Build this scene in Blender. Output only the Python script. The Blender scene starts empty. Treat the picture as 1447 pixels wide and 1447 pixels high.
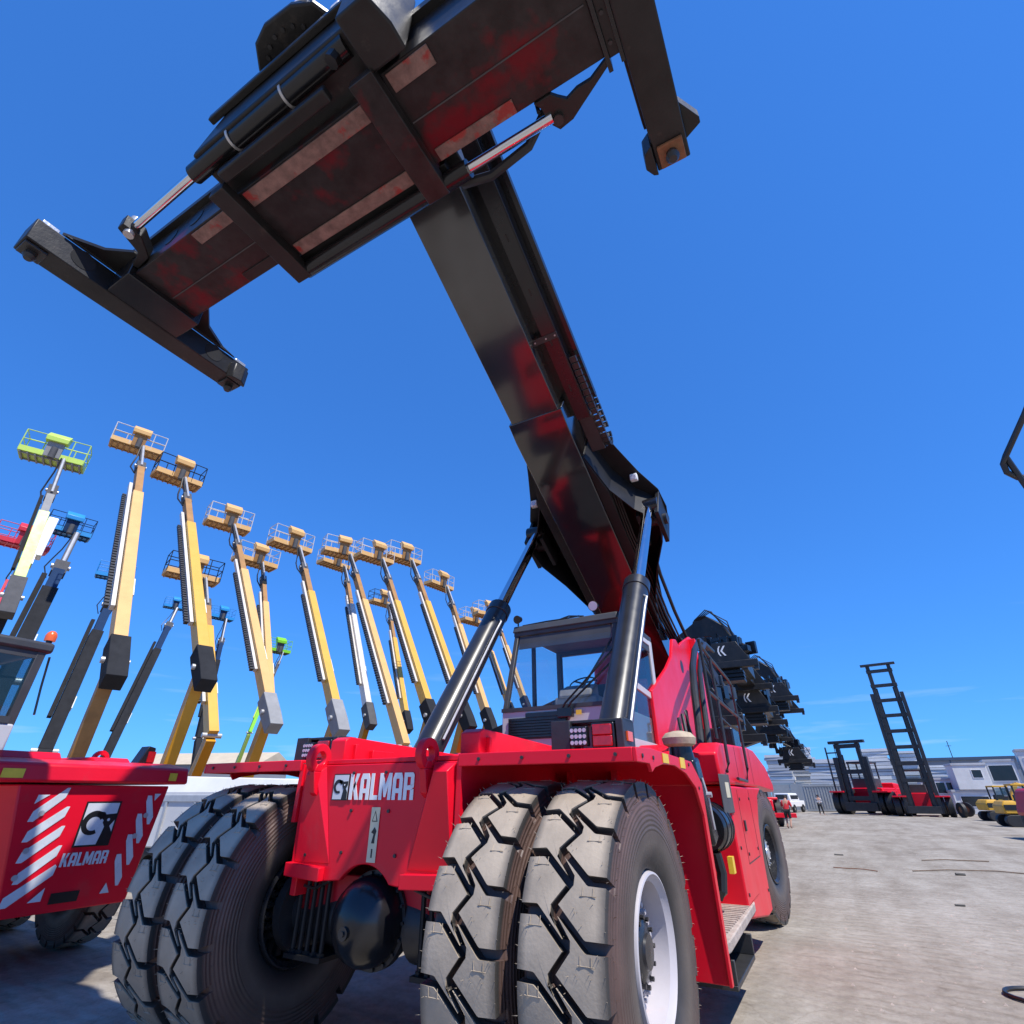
import bpy, bmesh, math, random
from mathutils import Vector, Matrix
random.seed(7)
R_ = math.radians
scene = bpy.context.scene
COL = scene.collection

# ---------------------------------------------------------------- camera
cam = bpy.data.cameras.new('camera'); camo = bpy.data.objects.new('camera', cam); COL.objects.link(camo)
camo.location = (3.2, -3.9, 1.75)
camo.rotation_euler = (R_(90 + 28.59), 0, R_(29.0))
cam.sensor_width = 36; cam.lens = 36 * 733 / 1447; cam.clip_start = 0.05; cam.clip_end = 3000
scene.camera = camo
# ---------------------------------------------------------------- sun and sky
SUN = Vector((0.55, -0.22, 1.0)).normalized()
sl = bpy.data.lights.new('sun', 'SUN'); sl.energy = 5.0; sl.angle = R_(0.53); sl.color = (1.0, 0.955, 0.88)
so = bpy.data.objects.new('sun', sl); COL.objects.link(so); so.rotation_euler = SUN.to_track_quat('Z', 'Y').to_euler()
w = bpy.data.worlds.new('World'); scene.world = w; w.use_nodes = True
nt = w.node_tree; nt.nodes.clear()
sky = nt.nodes.new('ShaderNodeTexSky'); sky.sky_type = 'NISHITA'; sky.sun_disc = False
sky.sun_elevation = math.asin(SUN.z); sky.sun_rotation = math.atan2(SUN.x, SUN.y)
sky.altitude = 100; sky.air_density = 1.0; sky.dust_density = 0.0; sky.ozone_density = 2.0
gm = nt.nodes.new('ShaderNodeGamma'); gm.inputs['Gamma'].default_value = 0.62          # the photo's sky is flatter from zenith to horizon
tn = nt.nodes.new('ShaderNodeMix'); tn.data_type = 'RGBA'; tn.blend_type = 'MULTIPLY'; tn.inputs[0].default_value = 1.0; tn.inputs[7].default_value = (0.365, 1.15, 2.62, 1)
bg = nt.nodes.new('ShaderNodeBackground'); bg.inputs['Strength'].default_value = 0.12
ow = nt.nodes.new('ShaderNodeOutputWorld')
nt.links.new(sky.outputs[0], gm.inputs['Color']); nt.links.new(gm.outputs[0], tn.inputs[6]); # faint cirrus low over the horizon
tcw = nt.nodes.new('ShaderNodeTexCoord'); mpw = nt.nodes.new('ShaderNodeMapping'); mpw.inputs['Scale'].default_value = (1.5, 1.5, 16); nt.links.new(tcw.outputs['Generated'], mpw.inputs[0])
nzw = nt.nodes.new('ShaderNodeTexNoise'); nzw.inputs['Scale'].default_value = 3.2; nzw.inputs['Detail'].default_value = 7; nt.links.new(mpw.outputs[0], nzw.inputs[0])
spw = nt.nodes.new('ShaderNodeSeparateXYZ'); nt.links.new(tcw.outputs['Generated'], spw.inputs[0])
elw = nt.nodes.new('ShaderNodeValToRGB'); ee = elw.color_ramp.elements; ee[0].position = .02; ee[0].color = (1, 1, 1, 1); ee[1].position = .26; ee[1].color = (0, 0, 0, 1); nt.links.new(spw.outputs[2], elw.inputs[0])
clw = nt.nodes.new('ShaderNodeValToRGB'); ee = clw.color_ramp.elements; ee[0].position = .60; ee[0].color = (0, 0, 0, 1); ee[1].position = .84; ee[1].color = (.55, .55, .55, 1); nt.links.new(nzw.outputs['Fac'], clw.inputs[0])
mlw = nt.nodes.new('ShaderNodeMath'); mlw.operation = 'MULTIPLY'; nt.links.new(elw.outputs[0], mlw.inputs[0]); nt.links.new(clw.outputs[0], mlw.inputs[1])
ciw = nt.nodes.new('ShaderNodeMix'); ciw.data_type = 'RGBA'; nt.links.new(mlw.outputs[0], ciw.inputs[0]); nt.links.new(tn.outputs[2], ciw.inputs[6]); ciw.inputs[7].default_value = (5.5, 6.6, 7.4, 1)
nt.links.new(ciw.outputs[2], bg.inputs[0]); nt.links.new(bg.outputs[0], ow.inputs[0])
scene.view_settings.view_transform = 'Standard'; scene.view_settings.look = 'None'
scene.view_settings.exposure = 0.28; scene.view_settings.gamma = 1.0; scene.view_settings.use_curve_mapping = False
scene.render.engine = 'CYCLES'

# ---------------------------------------------------------------- materials
def srgb(r, g, b):
    f = lambda c: c / 12.92 if c <= .04045 else ((c + .055) / 1.055) ** 2.4
    return (f(r / 255), f(g / 255), f(b / 255))
MATS = {}
def mat(name, col, rough=.5, metal=0., var=.12, scale=3., bump=0., bscale=40., coat=0., spec=.5, col2=None, c2amt=.5, c2scale=2., c2edge=.06, rvar=.1, trans=0., emit=None):
    """procedural paint / metal / rubber: base colour with soft noise, optional second colour in ragged patches"""
    m = bpy.data.materials.new(name); m.use_nodes = True; n = m.node_tree.nodes; l = m.node_tree.links
    b = n['Principled BSDF']; tc = n.new('ShaderNodeTexCoord')
    b.inputs['Metallic'].default_value = metal; b.inputs['Specular IOR Level'].default_value = spec
    no = n.new('ShaderNodeTexNoise'); no.inputs['Scale'].default_value = scale; no.inputs['Detail'].default_value = 6; no.inputs['Roughness'].default_value = .65
    l.new(tc.outputs['Object'], no.inputs['Vector'])
    rp = n.new('ShaderNodeValToRGB'); e = rp.color_ramp.elements
    e[0].position = .3; e[1].position = .7
    e[0].color = tuple(max(0, c * (1 - var)) for c in col) + (1,); e[1].color = tuple(c * (1 + var) for c in col) + (1,)
    l.new(no.outputs['Fac'], rp.inputs[0]); last = rp.outputs[0]
    if col2:
        n2 = n.new('ShaderNodeTexNoise'); n2.inputs['Scale'].default_value = c2scale; n2.inputs['Detail'].default_value = 5; n2.inputs['Roughness'].default_value = .6
        l.new(tc.outputs['Object'], n2.inputs['Vector'])
        r2 = n.new('ShaderNodeValToRGB'); r2.color_ramp.elements[0].position = c2amt; r2.color_ramp.elements[1].position = c2amt + c2edge
        l.new(n2.outputs['Fac'], r2.inputs[0])
        mx = n.new('ShaderNodeMix'); mx.data_type = 'RGBA'; l.new(r2.outputs[0], mx.inputs[0]); l.new(last, mx.inputs[6]); mx.inputs[7].default_value = col2 + (1,)
        last = mx.outputs[2]
    l.new(last, b.inputs['Base Color'])
    mr = n.new('ShaderNodeMapRange'); mr.inputs[3].default_value = max(.02, rough - rvar); mr.inputs[4].default_value = min(1, rough + rvar)
    n3 = n.new('ShaderNodeTexNoise'); n3.inputs['Scale'].default_value = scale * 2.3; n3.inputs['Detail'].default_value = 5
    l.new(tc.outputs['Object'], n3.inputs['Vector']); l.new(n3.outputs['Fac'], mr.inputs[0]); l.new(mr.outputs[0], b.inputs['Roughness'])
    if coat: b.inputs['Coat Weight'].default_value = coat; b.inputs['Coat Roughness'].default_value = .08
    if bump:
        bn = n.new('ShaderNodeTexNoise'); bn.inputs['Scale'].default_value = bscale; bn.inputs['Detail'].default_value = 4
        l.new(tc.outputs['Object'], bn.inputs['Vector'])
        bp = n.new('ShaderNodeBump'); bp.inputs['Strength'].default_value = bump; bp.inputs['Distance'].default_value = .02
        l.new(bn.outputs['Fac'], bp.inputs['Height']); l.new(bp.outputs[0], b.inputs['Normal'])
    if trans:
        b.inputs['Transmission Weight'].default_value = trans
    if emit:
        b.inputs['Emission Color'].default_value = emit[:3] + (1,); b.inputs['Emission Strength'].default_value = emit[3]
    MATS[name] = m
    return m
def glassmat(name, tint, alpha=.3):
    m = bpy.data.materials.new(name); m.use_nodes = True; n = m.node_tree.nodes; l = m.node_tree.links; n.clear()
    o = n.new('ShaderNodeOutputMaterial'); mx = n.new('ShaderNodeMixShader'); t = n.new('ShaderNodeBsdfTransparent'); g = n.new('ShaderNodeBsdfGlossy')
    t.inputs[0].default_value = tint + (1,); g.inputs['Roughness'].default_value = .03
    lw = n.new('ShaderNodeLayerWeight'); pw = n.new('ShaderNodeMath'); pw.operation = 'POWER'; pw.inputs[1].default_value = 4.5; l.new(lw.outputs['Facing'], pw.inputs[0])
    fr = n.new('ShaderNodeMath'); fr.operation = 'MULTIPLY_ADD'; fr.inputs[1].default_value = .6; fr.inputs[2].default_value = .04; l.new(pw.outputs[0], fr.inputs[0])
    l.new(fr.outputs[0], mx.inputs[0]); l.new(t.outputs[0], mx.inputs[1]); l.new(g.outputs[0], mx.inputs[2]); l.new(mx.outputs[0], o.inputs[0])
    MATS[name] = m
RED = (0.74, 0.006, 0.024)
mat('red', RED, .36, var=.07, scale=1.2, bump=.03, bscale=25, coat=.04, spec=.32, rvar=.12, col2=(.52, .05, .055), c2amt=.60, c2scale=2.6, c2edge=.30)
mat('red_dusty', (0.50, 0.008, 0.022), .45, var=.15, scale=2, bump=.04, col2=(.30, .05, .05), c2amt=.62, c2scale=1.6, c2edge=.2)
mat('black', (0.012, 0.012, 0.014), .22, var=.3, scale=1.5, bump=.03, bscale=12, rvar=.1)
mat('boom_black', (0.018, 0.018, 0.018), .16, var=.3, scale=.8, bump=.02, bscale=4, rvar=.07, col2=(.032, .031, .029), c2amt=.55, c2scale=1.3, c2edge=.25, coat=1., spec=.8)
mat('boom_mottled', (0.012, 0.0115, 0.012), .16, var=.3, scale=.8, bump=.02, bscale=4, rvar=.07, col2=(.022, .020, .019), c2amt=.60, c2scale=.9, c2edge=.22, coat=1., spec=.7)  # near-black boom paint with faintly lighter ragged patches
mat('spreader_black', (0.018, 0.0175, 0.018), .38, var=.4, scale=2.2, bump=.08, bscale=30, col2=(.045, .038, .034), c2amt=.62, c2scale=6, c2edge=.10, spec=.35)
mat('spreader_belly', (0.024, 0.022, 0.023), .34, var=.5, scale=4, bump=.08, bscale=20, col2=(.13, .006, .012), c2amt=.54, c2scale=1.2, c2edge=.10, spec=.3)
mat('wear_strip', (0.20, 0.125, 0.108), .5, var=.5, scale=7, bump=.3, bscale=24, col2=(.30, .035, .03), c2amt=.56, c2scale=3.2, c2edge=.06)
mat('bracket_black', (0.013, 0.013, 0.014), .45, var=.3, scale=2, bump=.03, bscale=12, spec=.3)
mat('chrome', (0.72, 0.72, 0.74), .1, 1., var=.05, rvar=.05)
mat('dark_metal', (0.035, 0.035, 0.037), .4, .2, var=.3, scale=4, bump=.06)
mat('cyl_grey', (0.020, 0.020, 0.022), .32, .0, var=.2, scale=3, rvar=.1, coat=.2)
mat('rubber', (0.018, 0.018, 0.019), .6, var=.25, scale=5, bump=.12, bscale=60)
mat('hose', (0.014, 0.014, 0.015), .42, var=.2, scale=8)
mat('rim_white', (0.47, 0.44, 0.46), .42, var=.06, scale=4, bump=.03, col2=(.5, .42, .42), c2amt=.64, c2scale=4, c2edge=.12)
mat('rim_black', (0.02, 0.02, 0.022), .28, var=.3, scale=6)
mat('silver', (0.62, 0.63, 0.65), .3, .7, var=.2, scale=10, bump=.15)
mat('cab_grey', (0.50, 0.50, 0.52), .42, var=.06, scale=2.5)
mat('cab_dark', (0.045, 0.046, 0.05), .5, var=.2, scale=3)
mat('seat_grey', (0.20, 0.20, 0.21), .8, var=.15, scale=8)
mat('white_paint', (0.78, 0.78, 0.78), .4, var=.05, scale=4)
mat('reflector', (0.62, 0.63, 0.66), .3, var=.1, scale=6)
mat('yellow_sticker', (0.80, 0.52, 0.04), .4, var=.1, scale=8)
mat('cream_sticker', (0.62, 0.55, 0.38), .45, var=.1, scale=8)
mat('amber', (0.75, 0.12, 0.015), .25, var=.1, coat=.4)
mat('red_lens', (0.34, 0.006, 0.008), .18, var=.2, scale=30, coat=.5)
mat('lamp_glass', (0.55, 0.5, 0.52), .15, .3, var=.3, scale=60)
mat('khaki', (0.42, 0.33, 0.23), .75, var=.2, scale=10, bump=.15)
mat('grating', (0.40, 0.33, 0.28), .8, var=.25, scale=6, bump=.3, bscale=50)
mat('tan_boom', (0.66, 0.39, 0.145), .5, var=.08, scale=1.5, spec=.35)
mat('yellow_boom', (0.66, 0.37, 0.055), .4, var=.07, scale=1.5)
mat('yellow_deep', (0.60, 0.27, 0.012), .42, var=.08, scale=1.5)
mat('brown_boom', (0.34, 0.17, 0.05), .6, var=.2, scale=2)
mat('lime', (0.46, 0.62, 0.10), .42, var=.07, scale=2)
mat('green', (0.20, 0.55, 0.02), .42, var=.07, scale=2)
mat('blue', (0.02, 0.24, 0.56), .42, var=.1, scale=2)
mat('navy', (0.015, 0.04, 0.10), .8, var=.1, scale=2, spec=.15)
mat('pink_red', (0.60, 0.025, 0.045), .42, var=.1, scale=2)
mat('slate', (0.024, 0.025, 0.028), .85, var=.2, scale=2, spec=.15)
mat('elbow_grey', (0.085, 0.085, 0.09), .75, var=.15, scale=3, bump=.05, spec=.2)
mat('elbow_light', (0.25, 0.25, 0.25), .7, var=.12, scale=3)
mat('galv', (0.50, 0.50, 0.50), .4, .4, var=.12, scale=5)
mat('pale_metal', (0.62, 0.58, 0.53), .4, .15, var=.12, scale=2)
mat('excavator_yellow', (0.62, 0.33, 0.02), .45, var=.12, scale=3)
mat('wall_grey', (0.24, 0.25, 0.27), .6, var=.08, scale=.6)
mat('roof_blue', (0.06, 0.09, 0.14), .5, var=.1, scale=1)
mat('panel_white', (0.62, 0.62, 0.61), .55, var=.12, scale=.9, bump=.05)
mat('panel_grey', (0.42, 0.43, 0.45), .55, var=.12, scale=.9, bump=.05)
mat('window_dark', (0.02, 0.022, 0.026), .12, var=.2, scale=2)
mat('container_grey', (0.30, 0.32, 0.33), .55, var=.1, scale=1)
mat('tan_roof', (0.50, 0.42, 0.30), .7, var=.1, scale=1)
mat('skin', (0.42, 0.22, 0.15), .55, var=.06)
mat('shirt_red', (0.55, 0.02, 0.03), .8, var=.1)
mat('shirt_grey', (0.32, 0.33, 0.36), .85, var=.3, scale=12)
mat('cloth_black', (0.02, 0.02, 0.022), .85, var=.2)
mat('hair_dark', (0.02, 0.016, 0.014), .7)
mat('wood', (0.16, 0.11, 0.07), .8, var=.3, scale=8, bump=.3)
mat('rust', (0.22, 0.10, 0.05), .8, var=.3, scale=6, bump=.3)
mat('sticker_black', (0.012, 0.012, 0.012), .4)
glassmat('glass', (.94, .97, .97)); glassmat('glass_dark', (.72, .78, .80)); glassmat('glass_clear', (.975, .985, .98))
def tyre_material():
    m = mat('tyre_new', (.085, .08, .075), .55, var=.12, scale=7, bump=.10, bscale=55)
    n = m.node_tree.nodes; l = m.node_tree.links; b = n['Principled BSDF']
    # dusty tread, brown sidewalls with fine moulded rings: driven by the radius in the wheel's own axes
    tc = n.new('ShaderNodeTexCoord'); sp = n.new('ShaderNodeSeparateXYZ'); l.new(tc.outputs['Object'], sp.inputs[0])
    cb = n.new('ShaderNodeCombineXYZ'); l.new(sp.outputs[1], cb.inputs[1]); l.new(sp.outputs[2], cb.inputs[2])
    ln = n.new('ShaderNodeVectorMath'); ln.operation = 'LENGTH'; l.new(cb.outputs[0], ln.inputs[0])
    return m, n, l, b, ln
m, n, l, b, ln = tyre_material()
rp = n.new('ShaderNodeValToRGB'); l.new(ln.outputs['Value'], rp.inputs[0])
e = rp.color_ramp.elements; e[0].position = .44; e[0].color = (.030, .028, .027, 1); e[1].position = .56; e[1].color = (.10, .08, .065, 1)
for p, c in ((.66, (.085, .060, .048, 1)), (.78, (.105, .062, .050, 1)), (.862, (.085, .050, .040, 1)), (.878, (.030, .028, .026, 1)), (.906, (.05, .045, .04, 1)), (.914, (.36, .295, .22, 1))):
    x = rp.color_ramp.elements.new(p); x.color = c
nz = n.new('ShaderNodeTexNoise'); nz.inputs['Scale'].default_value = 5; nz.inputs['Detail'].default_value = 7
tc = n.new('ShaderNodeTexCoord'); l.new(tc.outputs['Object'], nz.inputs[0])
mr = n.new('ShaderNodeMapRange'); mr.inputs[3].default_value = .55; mr.inputs[4].default_value = 1.45; l.new(nz.outputs['Fac'], mr.inputs[0])
mx = n.new('ShaderNodeMix'); mx.data_type = 'RGBA'; mx.blend_type = 'MULTIPLY'; mx.inputs[0].default_value = 1
cbm = n.new('ShaderNodeCombineColor')
for i in range(3): l.new(mr.outputs[0], cbm.inputs[i])
l.new(rp.outputs[0], mx.inputs[6]); l.new(cbm.outputs[0], mx.inputs[7]); l.new(mx.outputs[2], b.inputs['Base Color'])
wv = n.new('ShaderNodeMath'); wv.operation = 'MULTIPLY'; wv.inputs[1].default_value = 230; l.new(ln.outputs['Value'], wv.inputs[0])
sn = n.new('ShaderNodeMath'); sn.operation = 'SINE'; l.new(wv.outputs[0], sn.inputs[0])
cp = n.new('ShaderNodeMath'); cp.operation = 'COMPARE'; cp.inputs[1].default_value = .74; cp.inputs[2].default_value = .12; l.new(ln.outputs['Value'], cp.inputs[0])
ml = n.new('ShaderNodeMath'); ml.operation = 'MULTIPLY'; l.new(sn.outputs[0], ml.inputs[0]); l.new(cp.outputs[0], ml.inputs[1])
bp = n.new('ShaderNodeBump'); bp.inputs['Strength'].default_value = .35; bp.inputs['Distance'].default_value = .008
old = b.inputs['Normal'].links[0].from_socket
l.new(ml.outputs[0], bp.inputs['Height']); l.new(old, bp.inputs['Normal']); l.new(bp.outputs[0], b.inputs['Normal'])

# ---------------------------------------------------------------- mesh helpers
V = Vector
class MB:
    def __init__(s): s.v = []; s.f = []; s.i = []
    def add(s, vs, fs):
        o = len(s.v); s.i.append((o, len(s.f))); s.v += [tuple(p) for p in vs]; s.f += [tuple(i + o for i in f) for f in fs]; return s
    def box(s, x0, x1, y0, y1, z0, z1):
        return s.add([(x0, y0, z0), (x1, y0, z0), (x1, y1, z0), (x0, y1, z0), (x0, y0, z1), (x1, y0, z1), (x1, y1, z1), (x0, y1, z1)],
                     [(3, 2, 1, 0), (4, 5, 6, 7), (0, 1, 5, 4), (1, 2, 6, 5), (2, 3, 7, 6), (3, 0, 4, 7)])
    def prism(s, poly, ax, a, b):
        """poly: 2D points in the two axes that remain (x: y,z; y: x,z; z: x,y)"""
        def P(p, t): return (t, p[0], p[1]) if ax == 'x' else (p[0], t, p[1]) if ax == 'y' else (p[0], p[1], t)
        n = len(poly); vs = [P(p, a) for p in poly] + [P(p, b) for p in poly]
        fs = [tuple(range(n))[::-1], tuple(range(n, 2 * n))] + [(i, (i + 1) % n, n + (i + 1) % n, n + i) for i in range(n)]
        return s.add(vs, fs)
    def loft(s, rings, cap=True, closed=True):
        n = len(rings[0]); vs = [p for r in rings for p in r]; fs = []
        for k in range(len(rings) - 1):
            for i in range(n if closed else n - 1):
                j = (i + 1) % n; fs.append((k * n + i, k * n + j, (k + 1) * n + j, (k + 1) * n + i))
        if cap: fs += [tuple(range(n))[::-1], tuple(range((len(rings) - 1) * n, len(rings) * n))]
        return s.add(vs, fs)
    def frame(s, d):
        d = d.normalized(); u = V((0, 0, 1)) if abs(d.z) < .9 else V((0, 1, 0)); a = d.cross(u).normalized(); return a, a.cross(d).normalized()
    def cyl(s, p0, p1, r0, r1=None, n=16):
        p0 = V(p0); p1 = V(p1); r1 = r0 if r1 is None else r1; a, b_ = s.frame(p1 - p0)
        return s.loft([[p + (a * math.cos(2 * math.pi * i / n) + b_ * math.sin(2 * math.pi * i / n)) * r for i in range(n)] for p, r in ((p0, r0), (p1, r1))])
    def tube(s, path, r, n=8):
        path = [V(p) for p in path]; rings = []
        for i, p in enumerate(path):
            d = (path[min(i + 1, len(path) - 1)] - path[max(i - 1, 0)]); a, b_ = s.frame(d)
            rings.append([p + (a * math.cos(2 * math.pi * k / n) + b_ * math.sin(2 * math.pi * k / n)) * r for k in range(n)])
        return s.loft(rings)
    def beam(s, p0, p1, w, h, up=(0, 0, 1), w1=None, h1=None):
        p0 = V(p0); p1 = V(p1); d = (p1 - p0).normalized(); up = V(up); a = d.cross(up).normalized(); u = a.cross(d).normalized()
        w1 = w if w1 is None else w1; h1 = h if h1 is None else h1
        return s.loft([[p + a * (ww / 2 * i) + u * (hh / 2 * j) for i, j in ((-1, -1), (1, -1), (1, 1), (-1, 1))] for p, ww, hh in ((p0, w, h), (p1, w1, h1))])
    def lathe(s, prof, n=48, ax='x', o=(0, 0, 0), closed=False):
        """prof: (axial, radius)"""
        rings = []
        for i in range(n):
            t = 2 * math.pi * i / n; c, q = math.cos(t), math.sin(t); r = []
            for a, rr in prof:
                p = (a, rr * c, rr * q) if ax == 'x' else (rr * c, a, rr * q) if ax == 'y' else (rr * c, rr * q, a)
                r.append((p[0] + o[0], p[1] + o[1], p[2] + o[2]))
            rings.append(r)
        m_ = len(prof); vs = [p for r in rings for p in r]; fs = []
        for i in range(n):
            j = (i + 1) % n
            for k in range(m_ if closed else m_ - 1):
                k2 = (k + 1) % m_; fs.append((i * m_ + k, j * m_ + k, j * m_ + k2, i * m_ + k2))
        return s.add(vs, fs)
    def plate(s, pts, th):
        pts = [V(p) for p in pts]; nn = (pts[1] - pts[0]).cross(pts[2] - pts[1]).normalized() * th; n = len(pts)
        return s.add(pts + [p + nn for p in pts], [tuple(range(n))[::-1], tuple(range(n, 2 * n))] + [(i, (i + 1) % n, n + (i + 1) % n, n + i) for i in range(n)])
    def mesh(s, name, material, angle=32):
        me = bpy.data.meshes.new(name); me.from_pydata(s.v, [], s.f)
        bm = bmesh.new(); bm.from_mesh(me); bmesh.ops.recalc_face_normals(bm, faces=bm.faces); bm.to_mesh(me); bm.free()
        me.materials.append(MATS[material])
        for p in me.polygons: p.use_smooth = True
        me.set_sharp_from_angle(angle=R_(angle)); return me
    def pieces(s):
        """far-apart islands become objects of their own"""
        if len(s.i) < 2 or len(s.i) > 400: return [s]
        B_ = []; ends = s.i[1:] + [(len(s.v), len(s.f))]
        for (a, fa), (b, fb) in zip(s.i, ends):
            q = s.v[a:b]; B_.append(([min(p[k] for p in q) for k in range(3)], [max(p[k] for p in q) for k in range(3)]))
        n = len(B_); g = list(range(n))
        def find(i):
            while g[i] != i: i = g[i]
            return i
        sz = [max(h[k] - l_[k] for k in range(3)) for l_, h in B_]
        for i in range(n):
            for j in range(i):
                d = math.sqrt(sum(max(0, B_[i][0][k] - B_[j][1][k], B_[j][0][k] - B_[i][1][k]) ** 2 for k in range(3)))
                if d <= max(.02, .48 * max(sz[i], sz[j])): g[find(i)] = find(j)
        roots = sorted(set(find(i) for i in range(n)))
        if len(roots) == 1: return [s]
        out = []
        for r in roots:
            m_ = MB()
            for i in range(n):
                if find(i) == r:
                    a, fa = s.i[i]; b, fb = ends[i]; m_.add(s.v[a:b], [tuple(k - a for k in f) for f in s.f[fa:fb]])
            out.append(m_)
        return out
    def build(s, name, material, parent=None, bevel=0., label=None, angle=32, kind=None, loc=None, rot=None):
        ps = s.pieces() if kind is None else [s]
        if len(ps) > 1: return [q.build1(name, material, parent, bevel, label, angle, kind, loc, rot) for q in ps][0]
        return s.build1(name, material, parent, bevel, label, angle, kind, loc, rot)
    def build1(s, name, material, parent=None, bevel=0., label=None, angle=32, kind=None, loc=None, rot=None):
        o = bpy.data.objects.new(name, s.mesh(name, material, angle)); COL.objects.link(o)
        if parent: o.parent = parent
        if loc: o.location = loc
        if rot: o.rotation_euler = rot
        if bevel:
            b_ = o.modifiers.new('bevel', 'BEVEL'); b_.width = bevel; b_.segments = 2; b_.limit_method = 'ANGLE'; b_.angle_limit = R_(40); b_.harden_normals = False
        if label: o['label'] = label
        if kind: o['kind'] = kind
        return o
def thing(name, label, cat, loc=(0, 0, 0), rz=0, group=None):
    o = bpy.data.objects.new(name, None); COL.objects.link(o); o.empty_display_size = .3
    o.location = loc; o.rotation_euler = (0, 0, rz); o['label'] = label; o['category'] = cat
    if group: o['group'] = group
    return o
def part(name, parent): 
    o = bpy.data.objects.new(name, None); COL.objects.link(o); o.parent = parent; return o
def copy_tree(o, parent=None):
    c = o.copy(); COL.objects.link(c); c.parent = parent
    for ch in list(o.children): copy_tree(ch, c)
    return c
def inst(name, me, parent, loc=(0, 0, 0), rot=(0, 0, 0), scale=(1, 1, 1), label=None):
    o = bpy.data.objects.new(name, me); COL.objects.link(o); o.parent = parent; o.location = loc; o.rotation_euler = rot; o.scale = scale
    if label: o['label'] = label
    return o
def arc(cx, cy, r, a0, a1, n=10): return [(cx + r * math.cos(R_(a0 + (a1 - a0) * i / n)), cy + r * math.sin(R_(a0 + (a1 - a0) * i / n))) for i in range(n + 1)]

def ringplate(mb, ring, hole, x0, x1):
    n = len(ring); vs = [(x, a, b) for x in (x0, x1) for a, b in ring + hole]; fs = []
    for i in range(n - 1):
        fs += [(i, i + 1, n + i + 1, n + i), (2 * n + i, 2 * n + i + 1, 3 * n + i + 1, 3 * n + i), (i, i + 1, 2 * n + i + 1, 2 * n + i), (n + i, n + i + 1, 3 * n + i + 1, 3 * n + i)]
    fs += [(0, n, 3 * n, 2 * n), (n - 1, 2 * n - 1, 4 * n - 1, 3 * n - 1)]
    return mb.add(vs, fs)
# lettering: heavy condensed capitals as polygons in a unit-high box
def letter(ch):
    s_ = .15
    if ch == 'K': return [[(0, 0), (s_, 0), (s_, 1), (0, 1)], [(s_, .40), (.29, 1), (.44, 1), (s_ + .06, .30)], [(.17, .52), (.26, .72), (.46, 0), (.30, 0)]], .46
    if ch == 'A': return [[(0, 0), (.15, 0), (.15, .78), (0, .78)], [(.30, 0), (.45, 0), (.45, .78), (.30, .78)], [(0, .78), (.45, .78), (.38, 1), (.07, 1)], [(.15, .25), (.30, .25), (.30, .42), (.15, .42)]], .45
    if ch == 'L': return [[(0, 0), (.15, 0), (.15, 1), (0, 1)], [(.15, 0), (.36, 0), (.36, .17), (.15, .17)]], .36
    if ch == 'M': return [[(0, 0), (.14, 0), (.14, 1), (0, 1)], [(.42, 0), (.56, 0), (.56, 1), (.42, 1)], [(.14, 1), (.14, .55), (.24, .1), (.28, .1), (.28, .55)], [(.42, 1), (.28, .55), (.28, .1), (.32, .1), (.42, .55)]], .56
    if ch == 'R': return [[(0, 0), (.15, 0), (.15, 1), (0, 1)], [(.15, .84), (.37, .84), (.45, .92), (.38, 1), (.15, 1)], [(.30, .52), (.45, .56), (.45, .92), (.37, .84), (.30, .84)], [(.15, .36), (.33, .36), (.45, .46), (.45, .56), (.15, .52)], [(.30, 0), (.45, 0), (.45, .40), (.33, .36), (.30, .36)]], .45
    return [], .3
def lettering(mb, text, o, ux, uz, h, sx=1., thick=.004, nrm=None):
    """flat letters standing on plane o + ux*u + uz*v"""
    o = V(o); ux = V(ux).normalized(); uz = V(uz).normalized(); nn = ux.cross(uz).normalized() if nrm is None else V(nrm); x = 0
    for ch in text:
        polys, w_ = letter(ch)
        for p in polys:
            pts = [o + ux * ((x + a) * h * sx) + uz * (b_ * h) for a, b_ in p]
            k = len(pts); mb.add(pts + [q + nn * thick for q in pts], [tuple(range(k, 2 * k)), tuple(range(k))] + [(i, (i + 1) % k, k + (i + 1) % k, k + i) for i in range(k)])
        x += w_ + .06
    return x * h * sx
def flat(mb, pts2, o, ux, uz, thick=.003):
    o = V(o); ux = V(ux).normalized(); uz = V(uz).normalized(); nn = ux.cross(uz).normalized()
    pts = [o + ux * a + uz * b_ for a, b_ in pts2]; k = len(pts)
    mb.add(pts + [q + nn * thick for q in pts], [tuple(range(k, 2 * k)), tuple(range(k))] + [(i, (i + 1) % k, k + (i + 1) % k, k + i) for i in range(k)])
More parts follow.
